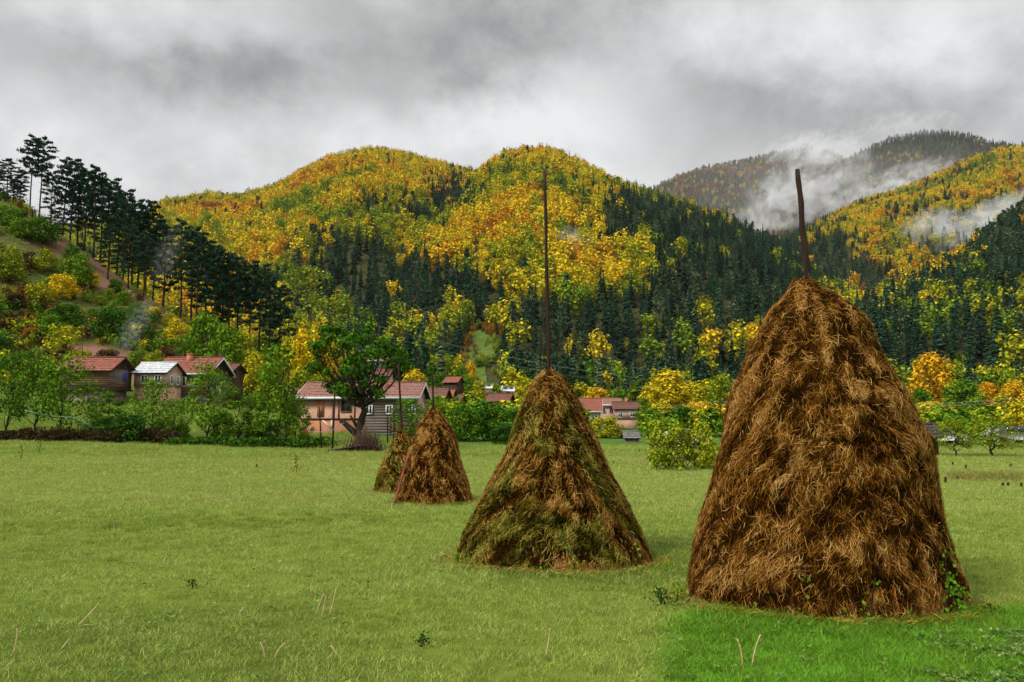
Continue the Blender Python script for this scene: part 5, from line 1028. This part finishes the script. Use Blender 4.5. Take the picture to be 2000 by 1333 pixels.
house('village_house', 'middle village house, taller and pale with a white framed window', 1188, 136, 3.6, 4, 3.4, .9, -6, CLAY_PALE, TILE_PINK, .35, eave=WHITE, base_y=829, sink=1.5, wins=[(-.9, 1.9, .8, .9, WHITE), (.6, 1.9, .6, .9, CLAY)])
h_ = house('village_house', 'last village house, with brown roof and two white windows', 1223, 130, 3.9, 4, 2.6, 1.0, -5, CLAY_PALE, TILE_OLD, .35, base_y=830, sink=1.5, wins=[(-1.0, 1.25, .6, .7, WHITE), (.9, 1.3, .6, .7, WHITE)], low=(.9, CLAY), chim=[(.1, 0)])
house('grey_shed', 'little grey plank shed at the far edge of the meadow', 1232, 72, 1.25, 1.6, .55, .45, 0, PLANK_GREY, boardmat('shingles_grey', (.09, .085, .08), (.24, .23, .215)), .15, base_y=868, cat='shed', sink=1)
house('field_shed', 'dark shed roof peeping out beside the largest stack', 1808, 48, 1.0, 1.5, .9, .55, -10, PLANK_DARK, boardmat('shingles_dark', (.03, .025, .02), (.10, .09, .08)), .25, base_y=880, cat='shed', sink=1)
# white caravans, a car behind the shrubs
def caravan(label, x, Y, by, L=2.6, H=1.5):
    p = ground_px(x, Y); p[2] = P(x, by, Y)[2]; o = tag(ob('caravan', None, loc=p, rot=(0, 0, .2)), label, 'caravan'); pr = np.array([(-L / 2, .35), (L / 2, .35), (L / 2 + .1, .9), (L / 2 - .25, H), (-L / 2 + .2, H), (-L / 2 - .1, .9)]); n_ = len(pr)
    V = [(a, -.8, b) for a, b in pr] + [(a, .8, b) for a, b in pr]; mb = MB().add(V, [(i, (i + 1) % n_, (i + 1) % n_ + n_, i + n_) for i in range(n_)] + [(0, 1, 2, 3), (0, 3, 4, 5), (6, 9, 8, 7), (6, 11, 10, 9)]); mb.build('body', WHITE, o)
    for dx_ in (-.7, .5): MB().box(dx_ - .35, dx_ + .35, -.83, -.802, .85, 1.2).build('window', DARKGLASS, o)
    for s in (-1, 1): MB().tube([(0, s * .7 - .08, .3), (0, s * .7 + .08, .3)], .3, 12).build('wheel', PLANK_DARK, o)
    MB().box(-L / 2, L / 2, -.7, .7, -1.2, .02).build('plinth', STONE, o)
caravan('white caravan parked among the trees near the mossy stack', 992, 165, 768); caravan('small white trailer between the hut and the caravan', 949, 185, 762, 2.8, 1.4)
def car(label, x, Y, by, paint, rot):
    p = ground_px(x, Y); p[2] = P(x, by, Y)[2]; o = tag(ob('parked_car', None, loc=p, rot=(0, 0, rot)), label, 'car', 'cars parked beyond the field')
    pr = [(-2, .35), (2, .35), (2.05, .75), (1.1, .92), (.5, 1.42), (-1.0, 1.45), (-1.7, .98), (-2.05, .9)]; n_ = 8; V = [(a, -.82 + (.12 if b > 1 else 0), b) for a, b in pr] + [(a, .82 - (.12 if b > 1 else 0), b) for a, b in pr]
    MB().add(V, [(i, (i + 1) % n_, (i + 1) % n_ + n_, i + n_) for i in range(n_)] + [(0, 1, 2, 7), (7, 2, 3, 6), (6, 3, 4, 5), (15, 10, 9, 8), (14, 11, 10, 15), (13, 12, 11, 14)]).build('body', paint, o)
    for (a, b) in ((-.95, -.15), (-.05, .6)): MB().slab([(a, -.80, .97), (b, -.80, .97), (b - .12, -.715, 1.36), (a + .1, -.715, 1.36)], (0, -.03, 0)).build('window', DARKGLASS, o)
    for dx_ in (-1.25, 1.25):
        for s in (-1, 1): MB().tube([(dx_, s * .78 - .1, .33), (dx_, s * .78 + .1, .33)], .33, 14).build('wheel', PLANK_DARK, o)
car('white car parked behind the two field shrubs', 1337, 66, 873, WHITE, .1)
car('pale grey car at the picture edge behind the field edge trees', 1978, 62, 868, noisy('grey_paint', (.3, .31, .33), (.42, .43, .45), 2, .3, .5), .05)
car('white car glimpsed between the largest stack and the small tree with leaning trunk', 1833, 64, 869, WHITE, -.05)
# stick fence under the barn
p0 = ground_px(150, 66); p1 = ground_px(228, 65); fo = tag(ob('stick_fence', None, loc=p0), 'dark fence of upright sticks below the barn', 'fence')
for i in range(26):
    b_ = (p1 - p0) * (i / 25); b_[2] = float(gz(p0[0] + b_[0], p0[1] + b_[1])) - p0[2]; MB().tube([b_ + [0, 0, -.15], b_ + [rng.normal() * .05, rng.normal() * .05, rng.uniform(.8, 1.15)]], [.035, .02], 5).build('stake', BARK, fo)
MB().tube([(0, .04, .6), (p1 - p0) * .5 + [0, .04, .62], p1 - p0 + np.array([0, .04, .6])], .03, 5).build('rail', BARK, fo)
# ------------------------------------------------------------------ power lines
WIREM = noisy('wire', (.16, .16, .16), (.26, .26, .25), 2)
def upole(label, x, Y, ty, by=None):
    p = ground_px(x, Y); H = P(x, ty, Y)[2] - p[2]; o = tag(ob('power_pole', None, loc=p), label, 'pole', 'wooden power poles'); MB().tube([(0, 0, -1), (0, 0, H * .5), (0, 0, H)], [.14, .12, .09], 8).build('shaft', POLEWOOD, o, True)
    MB().box(-.9, .9, -.06, .06, H - .5, H - .38).build('crossarm', POLEWOOD, o)
    for d_ in (-.8, 0, .8): MB().tube([(d_, 0, H - .38), (d_, 0, H - .2)], [.05, .03], 6).build('insulator', WHITE, o)
    return p + np.array([0, 0, H - .2])
def wire(label, a, b, sag, grp, r_=.022):
    a, b = np.array(a, float), np.array(b, float); f = np.linspace(0, 1, 41)[:, None]; pts = a + (b - a) * f; pts[:, 2] -= sag * 4 * f[:, 0] * (1 - f[:, 0])
    tag(MB().tube(pts - a, r_, 4).build('power_line', WIREM, None, loc=a), label, 'power line', grp)
A1 = upole('power pole half hidden among the upper pines', 62, 158, 408); B1 = upole('power pole behind the largest stack beside the golden trees', 1440, 245, 752)
for i, (d_, dz_) in enumerate(((-.8, 0), (0, .15), (.8, -1.6))): wire(['upper of the long wires crossing below the forest', 'middle of the long wires crossing below the forest', 'lowest of the long wires crossing below the forest'][i], A1 + [d_, 0, dz_], B1 + [d_, 0, dz_], 7.5 + i * .4, 'long wires across the valley')
C1 = upole('bare wooden power pole at the picture edge beside a yellow tree', 1990, 92, 776); D1 = upole('short power pole beside the field shrubs', 1408, 120, 782)
for i in range(2): wire(['upper wire strung low before the trees beside the largest stack', 'lower wire strung low before the trees beside the largest stack'][i], D1 + [0, 0, -.35 * i], C1 + [0, 0, -.35 * i], .7, 'low wires before the far trees', .02)
E1 = P(900, 786, 135)
for i in range(2): wire(['upper faint wire running to the short power pole', 'lower faint wire running to the short power pole'][i], E1 + [0, 0, -1.2 * i], D1 + [0, 0, -.35 - .8 * i], .5, 'low wires before the far trees', .018)
# ------------------------------------------------------------------ the small green clearing on the mountain
S_, r_, b_ = SHEETS['mountain_middle']
NC = 72; MV = []
xs_ = np.linspace(890, 986, NC)
for tv in np.linspace(-.02, .55, 170):
    MV.append(S_(xs_, np.full(NC, tv)))
MV = np.array(MV); X_, Yp_ = px(MV); wob = (fbm(MV[..., 0] / 9, MV[..., 1] / 14, 77, 3) - .5); ins = (((X_ - MEADOW[0]) / (MEADOW[2] * .95)) ** 2 + ((Yp_ - MEADOW[1]) / (MEADOW[3] * 1.15)) ** 2 < 1.0 + wob) | ((np.abs(X_ - MEADOW[0] + 6) < 24 + wob * 30) & (Yp_ > 680))
ok = ins[:-1, :-1] & ins[1:, 1:] & ins[:-1, 1:] & ins[1:, :-1]; q = np.array([(i * NC + j, i * NC + j + 1, (i + 1) * NC + j + 1, (i + 1) * NC + j) for i in range(169) for j in range(NC - 1) if ok[i, j]])
if len(q): tag(ob('clearing_meadow', mesh('clearing_meadow', MV + np.array([0, 0, .8]), [q], noisy('clearing_grass', (.04, .085, .012), (.12, .165, .03), .16, .95, .05, bstr=.3, bdist=.5), None, True)), 'bright green meadow in a clearing among the spruces', kind='structure')
# ------------------------------------------------------------------ haze and mist
hz = MB().box(-3900, 3900, -80, 4300, -40, 1320).build('haze', None); tag(hz, 'thin autumn haze filling the valley', kind='stuff')
m, t = newmat('haze'); pv = t.node('ShaderNodeVolumePrincipled'); pv.inputs['Color'].default_value = (.93, .95, .98, 1); pv.inputs['Density'].default_value = HAZE; pv.inputs['Anisotropy'].default_value = 0.0
o_ = t.node('ShaderNodeOutputMaterial'); t.l.new(pv.outputs[0], o_.inputs['Volume']); hz.data.materials.append(m)
def mist(label, x, y, Y, wx, wy, dep, dens, seed, scale=2.2, tilt=0.0, thr=.47):
    """an ellipsoid of broken mist hanging in the valley"""
    kp = Y / F; c = P(x, y, Y); u = []; n_, k_ = 16, 10; V = [(0, 0, 1)]; 
    for i in range(1, k_):
        for j in range(n_): a, b = math.pi * i / k_, 2 * math.pi * j / n_; V.append((math.sin(a) * math.cos(b), math.sin(a) * math.sin(b), math.cos(a)))
    V.append((0, 0, -1)); tr = [(0, 1 + j, 1 + (j + 1) % n_) for j in range(n_)] + [(len(V) - 1, 1 + (k_ - 2) * n_ + (j + 1) % n_, 1 + (k_ - 2) * n_ + j) for j in range(n_)]
    qd = [(1 + i * n_ + j, 1 + (i + 1) * n_ + j, 1 + (i + 1) * n_ + (j + 1) % n_, 1 + i * n_ + (j + 1) % n_) for i in range(k_ - 2) for j in range(n_)]
    m, t = newmat('mist'); tcn = t.node('ShaderNodeTexCoord'); mp = t.node('ShaderNodeMapping'); t.l.new(tcn.outputs['Object'], mp.inputs[0]); mp.inputs['Location'].default_value = (seed * 3.1, seed * 1.7, seed * .9); asp = wx / wy; mp.inputs['Scale'].default_value = (max(asp, 1), 1.0, max(1 / asp, 1))
    n = t.noise(mp.outputs[0], scale, 5, .62, .6); ln = t.node('ShaderNodeVectorMath', operation='LENGTH'); t.l.new(tcn.outputs['Object'], ln.inputs[0]); fall = t.m('SUBTRACT', 1.0, ln.outputs['Value'], clamp=True); fall = t.m('POWER', fall, .8)
    d_ = t.m('MULTIPLY', t.m('MULTIPLY', t.m('SUBTRACT', n, thr, clamp=True), fall), dens * 8)
    pv = t.node('ShaderNodeVolumePrincipled'); pv.inputs['Color'].default_value = (.97, .98, 1, 1); t.l.new(d_, pv.inputs['Density']); o2 = t.node('ShaderNodeOutputMaterial'); t.l.new(pv.outputs[0], o2.inputs['Volume'])
    o = ob('mist', mesh('mist', V, [np.array(tr), np.array(qd)], m), None, c, (0, tilt, 0), (wx * kp, dep, wy * kp)); tag(o, label, kind='stuff'); return o
mist('thick white mist rising in the gap between the far mountains', 1560, 385, 2350, 170, 85, 180, .022, 1, 2.2, -.55, .49)
mist('white mist drifting below the far rounded peak', 1740, 368, 2150, 150, 42, 130, .018, 2, 2.6, -.35, .48)
mist('cloud covering the top of the far ridge', 1590, 296, 3150, 110, 36, 200, .010, 3, 2.0, 0, .44)
mist('cloud brushing the rounded peak', 1770, 246, 2850, 120, 20, 150, .007, 4, 2.0, 0, .44)
mist('wisp of mist rising from the eastern woods', 1815, 480, 1150, 70, 80, 90, .04, 5, 2.0, .4)
mist('wisp of mist lying along the eastern slope', 1925, 435, 1050, 120, 42, 80, .035, 6, 2.2, -.5)
mist('faint mist in the hollow under the golden trees', 1115, 495, 620, 70, 48, 50, .05, 7, 2.2, .3)
mist('faint mist on the western summit', 700, 312, 1380, 90, 16, 60, .018, 8, 2.0, .1)
mist('thin mist hanging over the dark eastern pines', 1870, 570, 560, 110, 60, 50, .008, 9, 2.0, -.4)
mist('thin mist among the spruces of the middle mountain', 1380, 500, 850, 110, 40, 50, .01, 10, 2.2, .3)
mist('bluish chimney smoke rising above the barn', 262, 640, 79, 22, 75, 1.6, .22, 11, 2.4, .5)
mist('thin smoke drifting before the lower pines', 325, 500, 125, 26, 75, 3, .05, 12, 2.4, .3)
mist('veil of thin mist before the far mountains', 1620, 370, 2250, 520, 150, 160, .0004, 13, 1.2, 0, .25)
print('forest', {k: len(v) for k, v in FOREST.items()})
